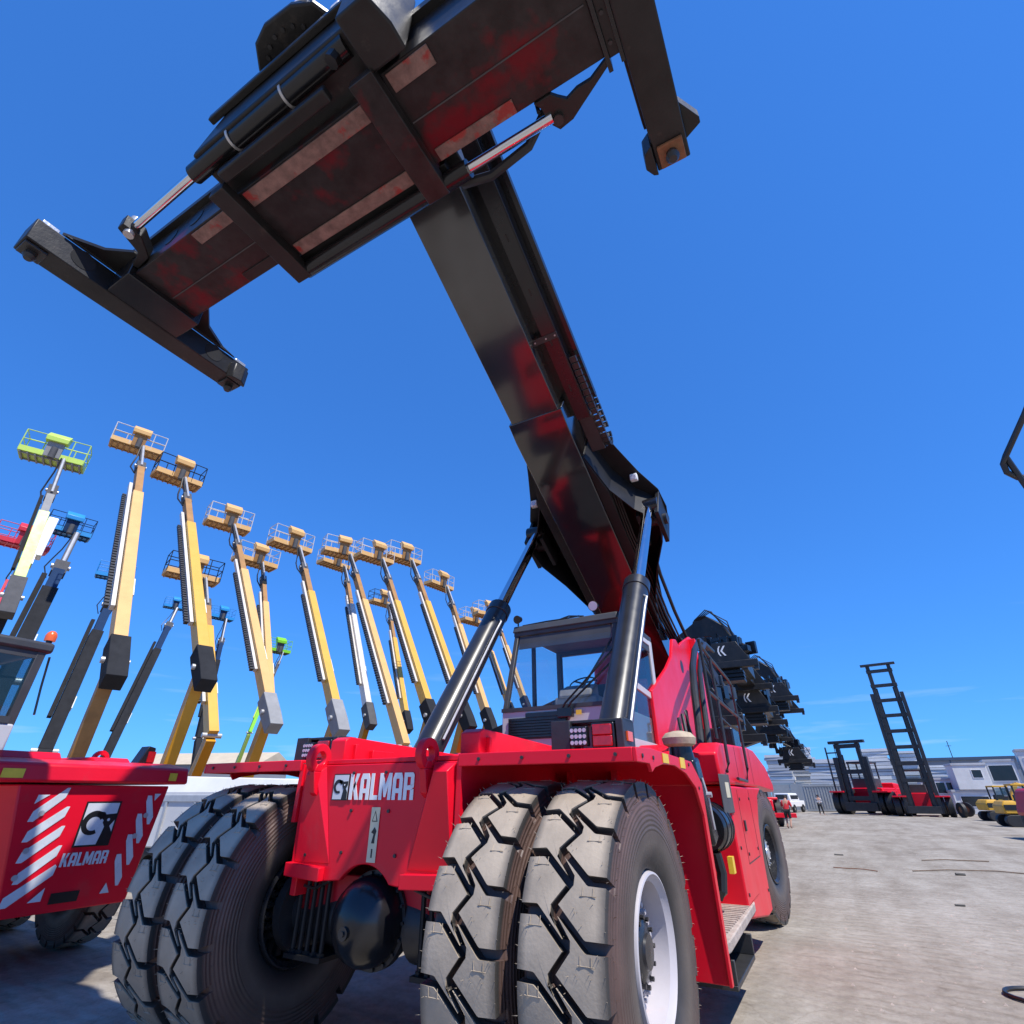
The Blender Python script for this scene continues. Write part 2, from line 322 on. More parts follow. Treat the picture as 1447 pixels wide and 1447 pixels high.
def badge(parent, o, ux, uz, size, w=.82):
    """square emblem: pale plate with a black frame, curled horn and head"""
    nn = V(ux).normalized().cross(V(uz).normalized()); o = V(o); S = size
    W = size * w
    p = MB(); flat(p, [(0, 0), (W, 0), (W, S), (0, S)], o, ux, uz, .004); base = p.build('emblem_frame', 'sticker_black', parent)
    p = MB(); flat(p, [(.05 * W, .04 * S), (.95 * W, .04 * S), (.95 * W, .96 * S), (.05 * W, .96 * S)], o + nn * .0045, ux, uz, .002); p.build('emblem_plate', 'reflector', base)
    p = MB(); o2 = o + nn * .007
    # horn: thick C-shaped curl
    A = arc(.36 * W, .52 * S, .27 * S, 30, 300, 22); B = arc(.37 * W, .50 * S, .155 * S, 30, 300, 22)
    for i in range(22): flat(p, [A[i], A[i + 1], B[i + 1], B[i]], o2, ux, uz, .0015)
    p2 = [(.40 * W, .86 * S), (.62 * W, .83 * S), (.78 * W, .72 * S), (.95 * W, .72 * S), (.95 * W, .60 * S), (.86 * W, .42 * S), (.80 * W, .04 * S), (.62 * W, .04 * S), (.66 * W, .28 * S), (.58 * W, .46 * S), (.70 * W, .58 * S), (.56 * W, .66 * S), (.40 * W, .72 * S)]
    flat(p, [(.40 * W, .78 * S), (.60 * W, .75 * S), (.72 * W, .64 * S), (.66 * W, .55 * S), (.55 * W, .62 * S), (.40 * W, .66 * S)], o2, ux, uz, .0015)
    flat(p, [(.66 * W, .70 * S), (.95 * W, .72 * S), (.95 * W, .58 * S), (.84 * W, .44 * S), (.70 * W, .42 * S), (.62 * W, .52 * S)], o2 + nn * .0006, ux, uz, .0015)
    flat(p, [(.70 * W, .43 * S), (.84 * W, .44 * S), (.95 * W, .30 * S), (.95 * W, .04 * S), (.62 * W, .04 * S), (.66 * W, .22 * S)], o2, ux, uz, .0015)
    p.build('emblem_figure', 'sticker_black', base)
    p = MB(); flat(p, arc(.76 * W, .58 * S, .035 * S, 0, 330, 10), o2 + nn * .003, ux, uz, .001); p.build('emblem_eye', 'reflector', base)
    return base

# ================================================================ ground
def ground():
    m = bpy.data.materials.new('concrete_yard'); m.use_nodes = True; n = m.node_tree.nodes; l = m.node_tree.links; b = n['Principled BSDF']
    tc = n.new('ShaderNodeTexCoord')
    def noise(sc, det=8, rough=.6, stretch=None, rot=0):
        x = n.new('ShaderNodeTexNoise'); x.inputs['Scale'].default_value = sc; x.inputs['Detail'].default_value = det; x.inputs['Roughness'].default_value = rough
        if stretch:
            mp = n.new('ShaderNodeMapping'); mp.inputs['Scale'].default_value = stretch; mp.inputs['Rotation'].default_value = (0, 0, rot); l.new(tc.outputs['Object'], mp.inputs[0]); l.new(mp.outputs[0], x.inputs[0])
        else: l.new(tc.outputs['Object'], x.inputs[0])
        return x.outputs['Fac']
    def ramp(fac, stops):
        r = n.new('ShaderNodeValToRGB'); e = r.color_ramp.elements
        e[0].position, e[0].color = stops[0][0], stops[0][1] + (1,); e[1].position, e[1].color = stops[1][0], stops[1][1] + (1,)
        for p, c in stops[2:]: q = e.new(p); q.color = c + (1,)
        l.new(fac, r.inputs[0]); return r.outputs[0]
    def mixm(a, c, fac=1., mode='MULTIPLY'):
        x = n.new('ShaderNodeMix'); x.data_type = 'RGBA'; x.blend_type = mode
        if isinstance(fac, float): x.inputs[0].default_value = fac
        else: l.new(fac, x.inputs[0])
        l.new(a, x.inputs[6]); l.new(c, x.inputs[7]); return x.outputs[2]
    base = ramp(noise(.35, 9, .68), [(.32, (.262, .234, .196)), (.68, (.358, .330, .288)), (.5, (.318, .288, .246))])
    streak = ramp(noise(.7, 7, .65, (1.6, .28, 1), R_(-12)), [(.34, (.78, .75, .72)), (.58, (1.06, 1.06, 1.06))])
    fine = ramp(noise(9, 9, .8), [(.34, (.78, .77, .75)), (.56, (1.05, 1.05, 1.05))])
    mid = ramp(noise(2.2, 8, .75), [(.34, (.84, .82, .80)), (.60, (1.04, 1.04, 1.04))])
    stain = ramp(noise(.55, 5, .55), [(.57, (1, 1, 1)), (.72, (.64, .60, .56))])
    c = mixm(base, streak); c = mixm(c, fine); c = mixm(c, mid); c = mixm(c, stain)
    # cleat marks left by tyres: short ripples in lanes
    mp = n.new('ShaderNodeMapping'); mp.inputs['Rotation'].default_value = (0, 0, R_(9)); l.new(tc.outputs['Object'], mp.inputs[0])
    wv = n.new('ShaderNodeTexWave'); wv.wave_type = 'BANDS'; wv.bands_direction = 'Y'; wv.inputs['Scale'].default_value = 1.15; wv.inputs['Distortion'].default_value = 5; wv.inputs['Detail'].default_value = 4; wv.inputs['Detail Scale'].default_value = 1.6
    l.new(mp.outputs[0], wv.inputs[0])
    lane = noise(.5, 3, .5, (2.2, .06, 1), R_(9))
    lm = n.new('ShaderNodeMapRange'); lm.inputs[1].default_value = .5; lm.inputs[2].default_value = .62; l.new(lane, lm.inputs[0])
    rip = ramp(wv.outputs['Fac'], [(.05, (.80, .78, .75)), (.3, (1, 1, 1))])
    x = n.new('ShaderNodeMix'); x.data_type = 'RGBA'; x.blend_type = 'MULTIPLY'; l.new(lm.outputs[0], x.inputs[0]); l.new(c, x.inputs[6]); l.new(rip, x.inputs[7]); c = x.outputs[2]
    # hairline cracks
    vo = n.new('ShaderNodeTexVoronoi'); vo.feature = 'DISTANCE_TO_EDGE'; vo.inputs['Scale'].default_value = .42
    nz = n.new('ShaderNodeTexNoise'); nz.inputs['Scale'].default_value = 1.3; nz.inputs['Detail'].default_value = 6; l.new(tc.outputs['Object'], nz.inputs[0])
    mv = n.new('ShaderNodeMix'); mv.data_type = 'RGBA'; mv.inputs[0].default_value = .4; l.new(tc.outputs['Object'], mv.inputs[6]); l.new(nz.outputs['Color'], mv.inputs[7])
    va = n.new('ShaderNodeVectorMath'); va.operation = 'ADD'; l.new(tc.outputs['Object'], va.inputs[0]); l.new(nz.outputs['Color'], va.inputs[1]); l.new(va.outputs[0], vo.inputs['Vector'])
    cr = ramp(vo.outputs['Distance'], [(.002, (.62, .58, .54)), (.008, (1, 1, 1))])
    c = mixm(c, cr, .35)
    l.new(c, b.inputs['Base Color']); b.inputs['Roughness'].default_value = .9; b.inputs['Specular IOR Level'].default_value = .2
    bp = n.new('ShaderNodeBump'); bp.inputs['Strength'].default_value = .5; bp.inputs['Distance'].default_value = .03
    ad = n.new('ShaderNodeMath'); ad.operation = 'ADD'; l.new(noise(5, 8, .7), ad.inputs[0]); l.new(wv.outputs['Fac'], ad.inputs[1])
    l.new(ad.outputs[0], bp.inputs['Height']); l.new(bp.outputs[0], b.inputs['Normal'])
    MATS['concrete'] = m
    g = MB(); g.add([(-1500, -1500, 0), (1500, -1500, 0), (1500, 1500, 0), (-1500, 1500, 0)], [(0, 1, 2, 3)])
    g.build('ground', 'concrete', kind='structure')
ground()

# ================================================================ wheels
def tyre_mesh(R=.92, W=.235, blocks=21, depth=.075, hairs=True, n=88):
    mb = MB(); rb = R - depth
    prof = [(-.19, .405), (-.225, .43), (-.262, .56), (-.268, .66), (-.255, .78), (-.238, R - .10), (-.20, rb - .004), (0, rb), (.20, rb - .004), (.238, R - .10), (.255, .78), (.268, .66), (.262, .56), (.225, .43), (.19, .405), (.17, .385), (-.17, .385)]
    mb.lathe(prof, n, closed=True)
    p = 2 * math.pi * R / blocks; g = .050; a = -.135; A = .058
    def tri(v):
        t = (v / p) % 1; return (4 * t - 1) if t < .5 else (3 - 4 * t)      # -1 at v=0, +1 at p/2
    def vg(u): t = min(1, max(0, (u - .0) / (.58 * W))); return -a * t
    rnd = random.Random(3)
    for row in (1, -1):
        for k in range(blocks):
            G = []
            for iu in range(4):
                col = []
                for iv in range(6):
                    fv = iv / 5
                    if row == 1:
                        u_n = (.0, .56 * W, .60 * W, W)[iu]; v0 = k * p + vg(u_n); v = v0 + g / 2 + (p - g) * fv
                        u = A * tri(v) + g * .42 if iu == 0 else u_n
                    else:
                        u_n = (.0, .56 * W, .60 * W, W)[iu]; v0 = (k + .5) * p - vg(u_n); v = v0 + g / 2 + (p - g) * fv
                        u = A * tri(v) - g * .42 if iu == 0 else -u_n
                    rr = R - (.012 if iu == 3 else 0) ; t = v / R
                    col.append((u, rr, t))
                G.append(col)
            o = len(mb.v); vs = []; fs = []
            for col in G:
                for (u, rr, t) in col: vs.append((u, rr * math.cos(t), rr * math.sin(t)))
            nv = 6
            for i in range(3):
                for j in range(5): fs.append((i * nv + j, (i + 1) * nv + j, (i + 1) * nv + j + 1, i * nv + j + 1))
            # skirt
            bd = [(0, j) for j in range(6)] + [(i, 5) for i in (1, 2, 3)] + [(3, j) for j in (4, 3, 2, 1, 0)] + [(2, 0), (1, 0)]
            base = len(vs)
            for (i, j) in bd:
                u, rr, t = G[i][j]; low = rb - .01 if i < 3 else R - .13
                uu = u if i < 3 else (W + .012) * (1 if u > 0 else -1)
                if i == 3: t = t + (.012 if j == 0 else -.012 if j == 5 else 0) * 0
                vs.append((uu, low * math.cos(t), low * math.sin(t)))
            m_ = len(bd)
            for q in range(m_):
                i, j = bd[q]; i2, j2 = bd[(q + 1) % m_]
                fs.append((i * nv + j, i2 * nv + j2, base + (q + 1) % m_, base + q))
            mb.add(vs, fs)
    if hairs:   # rubber vent whiskers of a new tyre
        def hair(P, D, L):
            P = V(P); D = V(D).normalized(); a_, b_ = mb.frame(D); r = .0021
            bend = V((rnd.uniform(-.3, .3), rnd.uniform(-.3, .3), rnd.uniform(-.3, .3)))
            tip = P + (D + bend).normalized() * L
            mb.add([P + a_ * r, P - a_ * r * .5 + b_ * r, P - a_ * r * .5 - b_ * r, tip], [(0, 1, 3), (1, 2, 3), (2, 0, 3)])
        for k in range(64):
            t = 2 * math.pi * k / 64 + rnd.uniform(-.03, .03)
            for sx in (1, -1):
                hair((sx * W, (R - .012) * math.cos(t), (R - .012) * math.sin(t)), (sx * .8, math.cos(t), math.sin(t)), rnd.uniform(.005, .035))
                hair((sx * (W + .012), (R - .11) * math.cos(t + .02), (R - .11) * math.sin(t + .02)), (sx, .4 * math.cos(t), .4 * math.sin(t)), rnd.uniform(.010, .03))
        for k in range(2 * blocks):     # moulding lines across each block
            t0 = (k * .5 + .62) * p / R * 1.0; sg = 1 if k % 2 == 0 else -1; dv = .125 * .9
            t0 = (k // 2 + (.5 if sg > 0 else .0) + (.5 if sg < 0 else 0)) * p / R + sg * dv / R * .6
            def ridge(u0, v0, u1, v1):
                q = []
                for (u, v) in ((u0, v0), (u1, v1)):
                    for du, dr in ((-.0018, 0), (.0018, 0), (0, .004)):
                        t = v; rr = R - .001 + dr; q.append((u + (du if abs(u1 - u0) < .02 else 0), rr * math.cos(t + (du / R if abs(u1 - u0) >= .02 else 0)), rr * math.sin(t + (du / R if abs(u1 - u0) >= .02 else 0))))
                mb.add(q, [(0, 1, 2), (3, 5, 4), (0, 3, 4, 1), (1, 4, 5, 2), (2, 5, 3, 0)])
            ua = sg * W * .42; ub = sg * W * .80; ridge(ua, t0, ub, t0)
            for f_ in (.15, .8): um = ua + (ub - ua) * f_; ridge(um, t0 - .045, um, t0 + .004)
        for k in range(260):
            t = rnd.uniform(0, 2 * math.pi); u = rnd.uniform(-W, W) * .95
            hair((u, R * math.cos(t) * .995, R * math.sin(t) * .995), (0, math.cos(t), math.sin(t)), rnd.uniform(.01, .03))
    return mb
TYRE = tyre_mesh().mesh('tyre', 'tyre_new', 40)
def rim_meshes():
    """deep dished rim, opening towards +x"""
    r = MB(); prof = [(.215, .405), (.232, .400), (.236, .388), (.220, .376), (.200, .352), (.06, .342), (-.02, .325), (-.05, .29), (-.055, .16), (-.075, .16), (-.075, .32), (-.20, .352), (-.235, .39), (-.215, .405)]
    r.lathe(prof, 64, closed=True)
    h = MB(); h.lathe([(-.055, .20), (.10, .20), (.12, .185), (.15, .15), (.165, .09), (.18, .085), (.185, 0)], 32)
    for k in range(12):
        t = 2 * math.pi * k / 12; h.cyl((.13, .165 * math.cos(t), .165 * math.sin(t)), (.165, .165 * math.cos(t), .165 * math.sin(t)), .013, n=6)
    b = MB()
    for k in range(20):
        t = 2 * math.pi * (k + .5) / 20; y, z = .235 * math.cos(t), .235 * math.sin(t)
        b.cyl((-.055, y, z), (.06, y, z), .022, n=8); b.cyl((.06, y, z), (.095, y, z), .030, n=6); b.cyl((.095, y, z), (.125, y, z), .016, n=8)
        # clamp wedge reaching to the rim barrel
        b.beam((.03, .235 * math.cos(t), .235 * math.sin(t)), (.06, .335 * math.cos(t), .335 * math.sin(t)), .05, .05, up=(1, 0, 0))
    b.lathe([(-.054, .205), (-.046, .205), (-.046, .262), (-.054, .262)], 40, closed=True)
    return r, h, b
_r, _h, _b = rim_meshes()
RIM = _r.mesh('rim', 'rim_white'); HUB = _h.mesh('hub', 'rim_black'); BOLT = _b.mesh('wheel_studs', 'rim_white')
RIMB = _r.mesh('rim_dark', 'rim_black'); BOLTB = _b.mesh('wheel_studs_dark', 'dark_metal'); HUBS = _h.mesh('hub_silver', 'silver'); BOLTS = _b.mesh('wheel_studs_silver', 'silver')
def wheel(parent, x, y, side, spin=0., rimset='white', z=.92, label=None):
    wv = part('wheel', parent); wv.location = (x, y, z); wv.rotation_euler = (0, 0, 0 if side > 0 else math.pi)
    if label: wv['label'] = label
    t = inst('tyre', TYRE, wv, rot=(spin, 0, 0 if side > 0 else math.pi))
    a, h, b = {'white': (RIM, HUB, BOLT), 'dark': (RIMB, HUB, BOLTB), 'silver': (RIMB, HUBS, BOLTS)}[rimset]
    inst('rim', a, wv); inst('hub', h, wv); inst('wheel_studs', b, wv)
    return wv

# ================================================================ the reach stacker in front of us
RS = thing('reach_stacker', 'large red reach stacker with its black boom and spreader raised overhead', 'reach stacker')
wheel(RS, 1.805, 0, 1, .11, label='outer front wheel with sunlit tread and white dished rim')
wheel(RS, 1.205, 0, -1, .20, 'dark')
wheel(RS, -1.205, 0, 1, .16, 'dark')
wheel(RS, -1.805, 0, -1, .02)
w1 = wheel(RS, 1.80, 6.9, 1, .3, 'silver'); w2 = wheel(RS, -1.80, 6.9, -1, .1, 'silver'); w1.rotation_euler.z -= R_(7); w2.rotation_euler.z -= R_(7)
# --- front axle with round differential cover
p = MB(); p.lathe([(-.31, .0), (-.305, .08), (-.28, .155), (-.22, .225), (-.15, .262), (-.05, .275), (.10, .275), (.25, .22), (.3, .0)], 40, ax='y', o=(0, -.20, .95))
ax = p.build('axle_housing', 'black', RS)
p = MB(); p.cyl((0.0, -.525, .91), (0.0, -.495, .91), .04, n=20); p.cyl((0, -.536, .91), (0, -.52, .91), .018, n=6); p.build('filler_plug', 'cyl_grey', ax)
p = MB(); p.lathe([(-.03, .25), (-.03, .30), (.03, .30), (.03, .25)], 40, ax='y', o=(0, -.20, .95), closed=True); p.build('housing_flange', 'dark_metal', ax)
for k in range(18):
    t = 2 * math.pi * k / 18; p = MB(); p.cyl((.284 * math.cos(t), -.248, .95 + .284 * math.sin(t)), (.284 * math.cos(t), -.23, .95 + .284 * math.sin(t)), .012, n=6); p.build('flange_bolt', 'dark_metal', ax)
p = MB(); p.tube([(-.9, -.22, 1.12), (-.6, -.26, 1.10), (-.42, -.30, 1.16), (-.36, -.28, 1.25)], .012); p.build('brake_line', 'dark_metal', ax)
p = MB(); p.tube([(.9, -.22, 1.12), (.6, -.26, 1.10), (.42, -.30, 1.16), (.36, -.28, 1.25)], .012); p.build('brake_line', 'dark_metal', ax)
p = MB(); p.cyl((-1.0, 0, .92), (-.28, 0, .92), .17, .24, 24); p.cyl((1.0, 0, .92), (.28, 0, .92), .17, .24, 24)
p.cyl((-.98, 0, .92), (-.90, 0, .92), .30, n=24); p.cyl((.98, 0, .92), (.90, 0, .92), .30, n=24); p.build('axle_tube', 'dark_metal', ax)
for sx in (-1, 1):
    p = MB()
    for k in range(5):
        xx = sx * (.46 + .075 * k); p.cyl((xx, -.24, .70), (xx, -.24, 1.16), .018, n=8); p.cyl((xx, -.24, .67), (xx, -.24, .71), .03, n=6)
    p.box(min(sx * .42, sx * .80), max(sx * .42, sx * .80), -.29, .25, .66, .69)
    p.build('axle_clamp', 'bracket_black', ax)
# --- chassis nose
p = MB()
top = [(-.70, 1.20), (-.70, 1.98)]
outer = [(-.78, 1.19), (-.80, 2.0), (.80, 2.0), (.82, 1.19), (.40, 1.17)]
archp = arc(0.0, .98, .315, 40, 140, 14)
poly = [(-.78, 1.19), (-.40, 1.17)] + archp[::-1] + [(.40, 1.17), (.82, 1.19), (.80, 1.97), (-.80, 1.97)]
p.prism(poly, 'y', -.38, -.33)
nose = p.build('nose_plate', 'red', RS, .008)
p = MB(); p.box(-.80, .80, -.36, .9, 1.975, 2.01); p.build('nose_deck', 'red', nose, .006)
p = MB(); p.box(-.80, -.74, -.33, 2.8, 1.05, 1.97); p.build('side_frame', 'red', nose, .006)
p = MB(); p.box(.74, .80, -.33, 2.8, 1.05, 1.97); p.build('side_frame', 'red', nose, .006)
p = MB(); p.prism([(-.78, 1.19), (-.40, 1.17), (-.40, 1.26), (-.78, 1.28)], 'y', -.44, -.38); p.build('bumper_lip', 'red', nose, .006)
p = MB(); p.prism([(.38, 1.17), (.82, 1.19), (.82, 1.28), (.38, 1.26)], 'y', -.44, -.38); p.build('bumper_lip', 'red', nose, .006)
for sx, xa in ((-1, -.52), (1, .56)):      # slanting stiffener folds on the nose
    p = MB(); p.add([(xa + sx * .02, -.383, 1.96), (xa + sx * .22, -.383, 1.96), (xa + sx * .22, -.383, 1.28), (xa - sx * .16, -.383, 1.28), (xa + sx * .08, -.47 if sx > 0 else -.43, 1.90), (xa + sx * .20, -.47 if sx > 0 else -.43, 1.90)],
                     [(0, 3, 4), (0, 4, 5, 1), (1, 5, 2), (5, 4, 3, 2), (0, 1, 2, 3)]); p.build('stiffener', 'red', nose, .004)
# keyhole in the nose
p = MB(); flat(p, arc(0, 0, .055, -10, 190, 12) + [(-.02, -.10), (.02, -.10)][::1], (-.66, -.3805, 1.60), (1, 0, 0), (0, 0, 1), .002); p.build('drain_hole', 'sticker_black', nose)
for bx, bz in ((-.22, 1.905), (.12, 1.905), (-.20, 1.64), (.18, 1.64), (-.25, 1.36), (.28, 1.36), (-.63, 1.33)):
    p = MB(); p.cyl((bx, -.392, bz), (bx, -.379, bz), .013, n=6); p.build('bolt', 'dark_metal', nose)
# lifting lugs
for lx in (-.60, .545):
    p = MB(); ring = arc(-.43, 2.02, .115, -60, 240, 18); hole = arc(-.43, 2.02, .052, -60, 240, 18)
    ringplate(p, ring, hole, lx - .03, lx + .03)
    p.prism([(-.375, 1.92), (-.485, 1.92), (-.45, 1.76), (-.383, 1.72)], 'x', lx - .0295, lx + .0295)
    p.prism([ring[0], hole[0], hole[-1], ring[-1]], 'x', lx - .0295, lx + .0295)
    p.build('lifting_lug', 'red', RS, .006)
# raised frame rails behind the nose
for sx in (-1, 1):
    xr = sx * .72
    p = MB(); p.prism([(-.12, 2.012), (-.12, 2.19), (-.06, 2.22), (1.5, 2.17), (2.4, 2.16), (2.4, 2.012)], 'x', xr - .09, xr + .09); p.build('frame_rail', 'red', RS, .01)
    p = MB(); p.box(xr - .13, xr + .13, -.02, .02, 2.012, 2.16); p.box(xr - sx * .14, xr - sx * .09, .2, .5, 2.012, 2.12); p.build('rail_gusset', 'red', RS, .006)
p = MB(); p.box(-.62, .62, .9, 2.8, 1.9, 2.0); p.build('deck_plate', 'red_dusty', RS)
p = MB(); p.box(-.8, .8, -.2, 9.0, .95, 1.2); p.box(-.8, .8, 2.8, 9.4, 1.2, 2.1); p.build('chassis', 'red_dusty', RS, .01)
# --- words and emblem on the nose
p = MB(); lettering(p, 'KALMAR', (-.245, -.384, 1.715), (1, 0, 0), (0, 0, 1), .185, 1.16); p.build('lettering', 'white_paint', RS, label='white brand lettering on the nose plate')
badge(RS, (-.43, -.384, 1.71), (1, 0, 0), (0, 0, 1), .19, .92)
p = MB(); flat(p, [(0, 0), (.085, 0), (.085, .355), (0, .355)], (.015, -.384, 1.31), (1, 0, 0), (0, 0, 1)); st = p.build('warning_sticker', 'cream_sticker', RS)
p = MB(); o = V((.015, -.3875, 1.31)); 
flat(p, [(.015, .26), (.070, .26), (.0425, .335)], o, (1, 0, 0), (0, 0, 1), .001)
flat(p, [(.03, .12), (.06, .12), (.06, .16), (.07, .20), (.05, .225), (.02, .19), (.045, .18)], o, (1, 0, 0), (0, 0, 1), .001)
flat(p, [(.037, .03), (.05, .03), (.05, .085), (.037, .085)], o, (1, 0, 0), (0, 0, 1), .001); p.build('pictogram', 'sticker_black', st)
p = MB(); flat(p, [(.024, .266), (.061, .266), (.0425, .318)], o - V((0, .0012, 0)), (1, 0, 0), (0, 0, 1), .001); p.build('pictogram_centre', 'cream_sticker', st)

# --- front fenders
for sx in (1, -1):
    def X(a): return sx * a
    p = MB(); x0, x1 = .82, 2.13
    # top sheet with raised front edge, bending down behind the tyre
    prof = [(-.42, 1.93), (-.42, 2.015), (-.10, 2.03), (1.15, 2.0), (1.46, 1.84), (1.50, .46)]
    inn = [(-.395, 1.93), (-.395, 1.99), (-.10, 2.005), (1.14, 1.975), (1.43, 1.825), (1.475, .46)]
    rings = []
    for xx in (x0, x1): rings.append([(X(xx), a, b) for a, b in prof + inn[::-1]])
    p.loft(rings); fd = p.build('fender', 'red', RS, .006)
    # side lip: hangs down outside, arched over the tyre
    lip = [(-.42, 2.013), (-.10, 2.028), (1.15, 1.998), (1.46, 1.84), (1.50, .46), (1.44, .46), (1.36, 1.60)]
    low = [(1.20, 1.80), (.9, 1.90), (.55, 1.945), (.2, 1.94), (-.02, 1.91), (-.10, 1.88), (-.14, 1.93), (-.42, 1.93)]
    pts = lip + low
    p = MB(); p.prism(pts, 'x', min(X(2.13), X(2.155)), max(X(2.13), X(2.155))); p.build('fender_lip', 'red', fd, .004)
    p = MB(); p.box(min(X(.80), X(.84)), max(X(.80), X(.84)), -.40, 1.45, 1.55, 1.985); p.build('fender_inner', 'red', fd)
    for yy in (-.30, -.05, 1.02, 1.30):
        p = MB(); zz = 1.97 if yy < 1.1 else 1.80; p.cyl((X(2.155), yy, zz), (X(2.163), yy, zz), .013, n=8); p.build('bolt', 'dark_metal', fd)
    for xx in (1.0, 1.35, 1.7, 2.02):
        p = MB(); p.cyl((X(xx), -.432, 1.975), (X(xx), -.419, 1.975), .012, n=8); p.build('bolt', 'dark_metal', fd)
    for yy in (.20, .72):
        p = MB(); p.box(min(X(2.156), X(2.160)), max(X(2.156), X(2.160)), yy, yy + .16, 1.935 if yy > .5 else 1.95, 2.012); p.build('reflector_strip', 'yellow_sticker', fd)
    # lamp bracket on the fender
    lb = part('lamp_bracket', RS); lb.location = (sx * 1.52, .36, 2.03)
    p = MB(); p.box(-.30, -.13, -.02, .25, 0, .26); p.box(-.30, .33, .02, .22, .235, .26); p.box(.27, .33, -.05, .24, 0, .25); p.build('bracket_box', 'dark_metal', lb, .006)
    p = MB(); p.box(-.13, .27, .2, .22, 0, .235); p.build('bracket_back', 'cab_grey', lb)
    p = MB(); p.box(-.095, .045, -.10, -.03, .055, .20); p.build('work_lamp', 'black', lb, .006)
    p = MB()
    for i in range(4):
        for j in range(3): p.cyl((-.078 + i * .035, -.106, .08 + j * .045), (-.078 + i * .035, -.098, .08 + j * .045), .0155, n=10)
    p.build('lamp_leds', 'lamp_glass', lb)
    p = MB(); p.box(.07, .26, -.06, .10, .035, .225); p.build('lamp_housing', 'black', lb, .01)
    p = MB(); p.box(.085, .245, -.085, -.058, .13, .21); p.box(.085, .245, -.085, -.058, .05, .128); p.build('tail_lens', 'red_lens', lb, .008)
    p = MB(); p.box(.331, .345, .02, .14, .09, .16); p.build('side_marker', 'amber', lb)
    p = MB(); p.tube([(.17, 0, .04), (.17, -.02, -.02)], .01); p.tube([(-.02, -.05, .06), (.0, -.02, 0), (.05, .1, .0)], .008); p.build('lamp_cable', 'hose', lb)

# --- lift cylinders
for sx in (1, -1):
    b0 = V((sx * 1.22, 1.50, 1.72)); t0 = V((sx * 1.22, 5.22, 6.72)); d = (t0 - b0).normalized(); m0 = b0 + d * 3.55
    p = MB(); p.cyl(b0, m0, .185, n=40); p.cyl(m0 - d * .16, m0 + d * .04, .20, n=40); cy = p.build('lift_cylinder', 'cyl_grey', RS, .006, angle=40)
    p = MB(); p.cyl(m0, t0, .105, n=36); p.build('cylinder_rod', 'chrome', cy, angle=40)
    p = MB()
    for k in range(12):
        t = 2 * math.pi * k / 12; a_, b_ = p.frame(d); q = m0 + d * .04 + (a_ * math.cos(t) + b_ * math.sin(t)) * .16; p.cyl(q, q + d * .025, .018, n=6)
    p.build('gland_bolt_ring', 'dark_metal', cy)
    off = V((.19, -.10, 0)) if sx > 0 else V((.19, -.06, 0))
    p = MB(); p.tube([b0 + d * .8 + off * 1.1, b0 + d * 1.2 + off * 1.1, b0 + d * 2.9 + off * 1.1, b0 + d * 3.15 + off * 1.15, b0 + d * 3.25 + off * .7], .016); p.build('oil_pipe', 'galv', cy)
    p = MB(); p.cyl(t0 - V((.20, 0, 0)), t0 + V((.20, 0, 0)), .17, n=24); p.build('cylinder_eye', 'black', cy)
    p = MB(); p.box(b0.x - .25, b0.x - .19, 1.2, 1.9, 1.2, 1.95); p.box(b0.x + .19, b0.x + .25, 1.2, 1.9, 1.2, 1.95); p.build('cylinder_mount', 'red', cy)

# --- cab
cab = part('cab', RS)
A0, A1 = -.80, .92
prof = [(3.0, 2.12), (3.02, 2.80), (5.10, 2.80), (5.10, 2.12)]
p = MB(); p.prism(prof, 'x', A0, A1); p.build('cab_base', 'cab_grey', cab, .02)
p = MB(); p.box(A0 - .03, A1 + .03, 3.42, 5.16, 4.06, 4.16); p.prism([(3.36, 4.04), (3.42, 4.16), (3.5, 4.16), (3.5, 4.04)], 'x', A0 - .02, A1 + .02); p.build('cab_roof', 'cab_dark', cab, .02)
def pillar(a, b, w_=.07): 
    q = MB(); q.beam(a, b, w_, w_, up=(1, 0, 0)); q.build('pillar', 'cab_dark', cab, .008)
for xx in (A0 + .04, A1 - .04):
    pillar((xx, 3.05, 2.79), (xx, 3.46, 4.07)); pillar((xx, 5.06, 2.79), (xx, 5.06, 4.07), .09); pillar((xx, 4.0, 2.79), (xx, 4.0, 4.07), .06)
p = MB(); p.beam((A0, 3.04, 2.815), (A1, 3.04, 2.815), .08, .05); p.beam((A0, 3.44, 4.03), (A1, 3.44, 4.03), .10, .09); p.beam((A0, 5.06, 4.03), (A1, 5.06, 4.03), .08, .08); p.beam((A0, 5.06, 2.83), (A1, 5.06, 2.83), .08, .08); p.build('window_frame', 'cab_dark', cab)
p = MB(); p.plate([(A0 + .08, 3.055, 2.84), (A1 - .08, 3.055, 2.84), (A1 - .08, 3.43, 3.99), (A0 + .08, 3.43, 3.99)], .006); p.build('windscreen', 'glass_clear', cab)
p = MB(); p.box(A0 + .08, A1 - .08, 5.05, 5.056, 2.86, 4.0); p.build('rear_window', 'glass', cab)
p = MB(); p.plate([(A0 + .03, 3.12, 2.84), (A0 + .03, 3.48, 4.02), (A0 + .03, 5.0, 4.02), (A0 + .03, 5.0, 2.84)], .006); p.build('side_window', 'glass', cab)
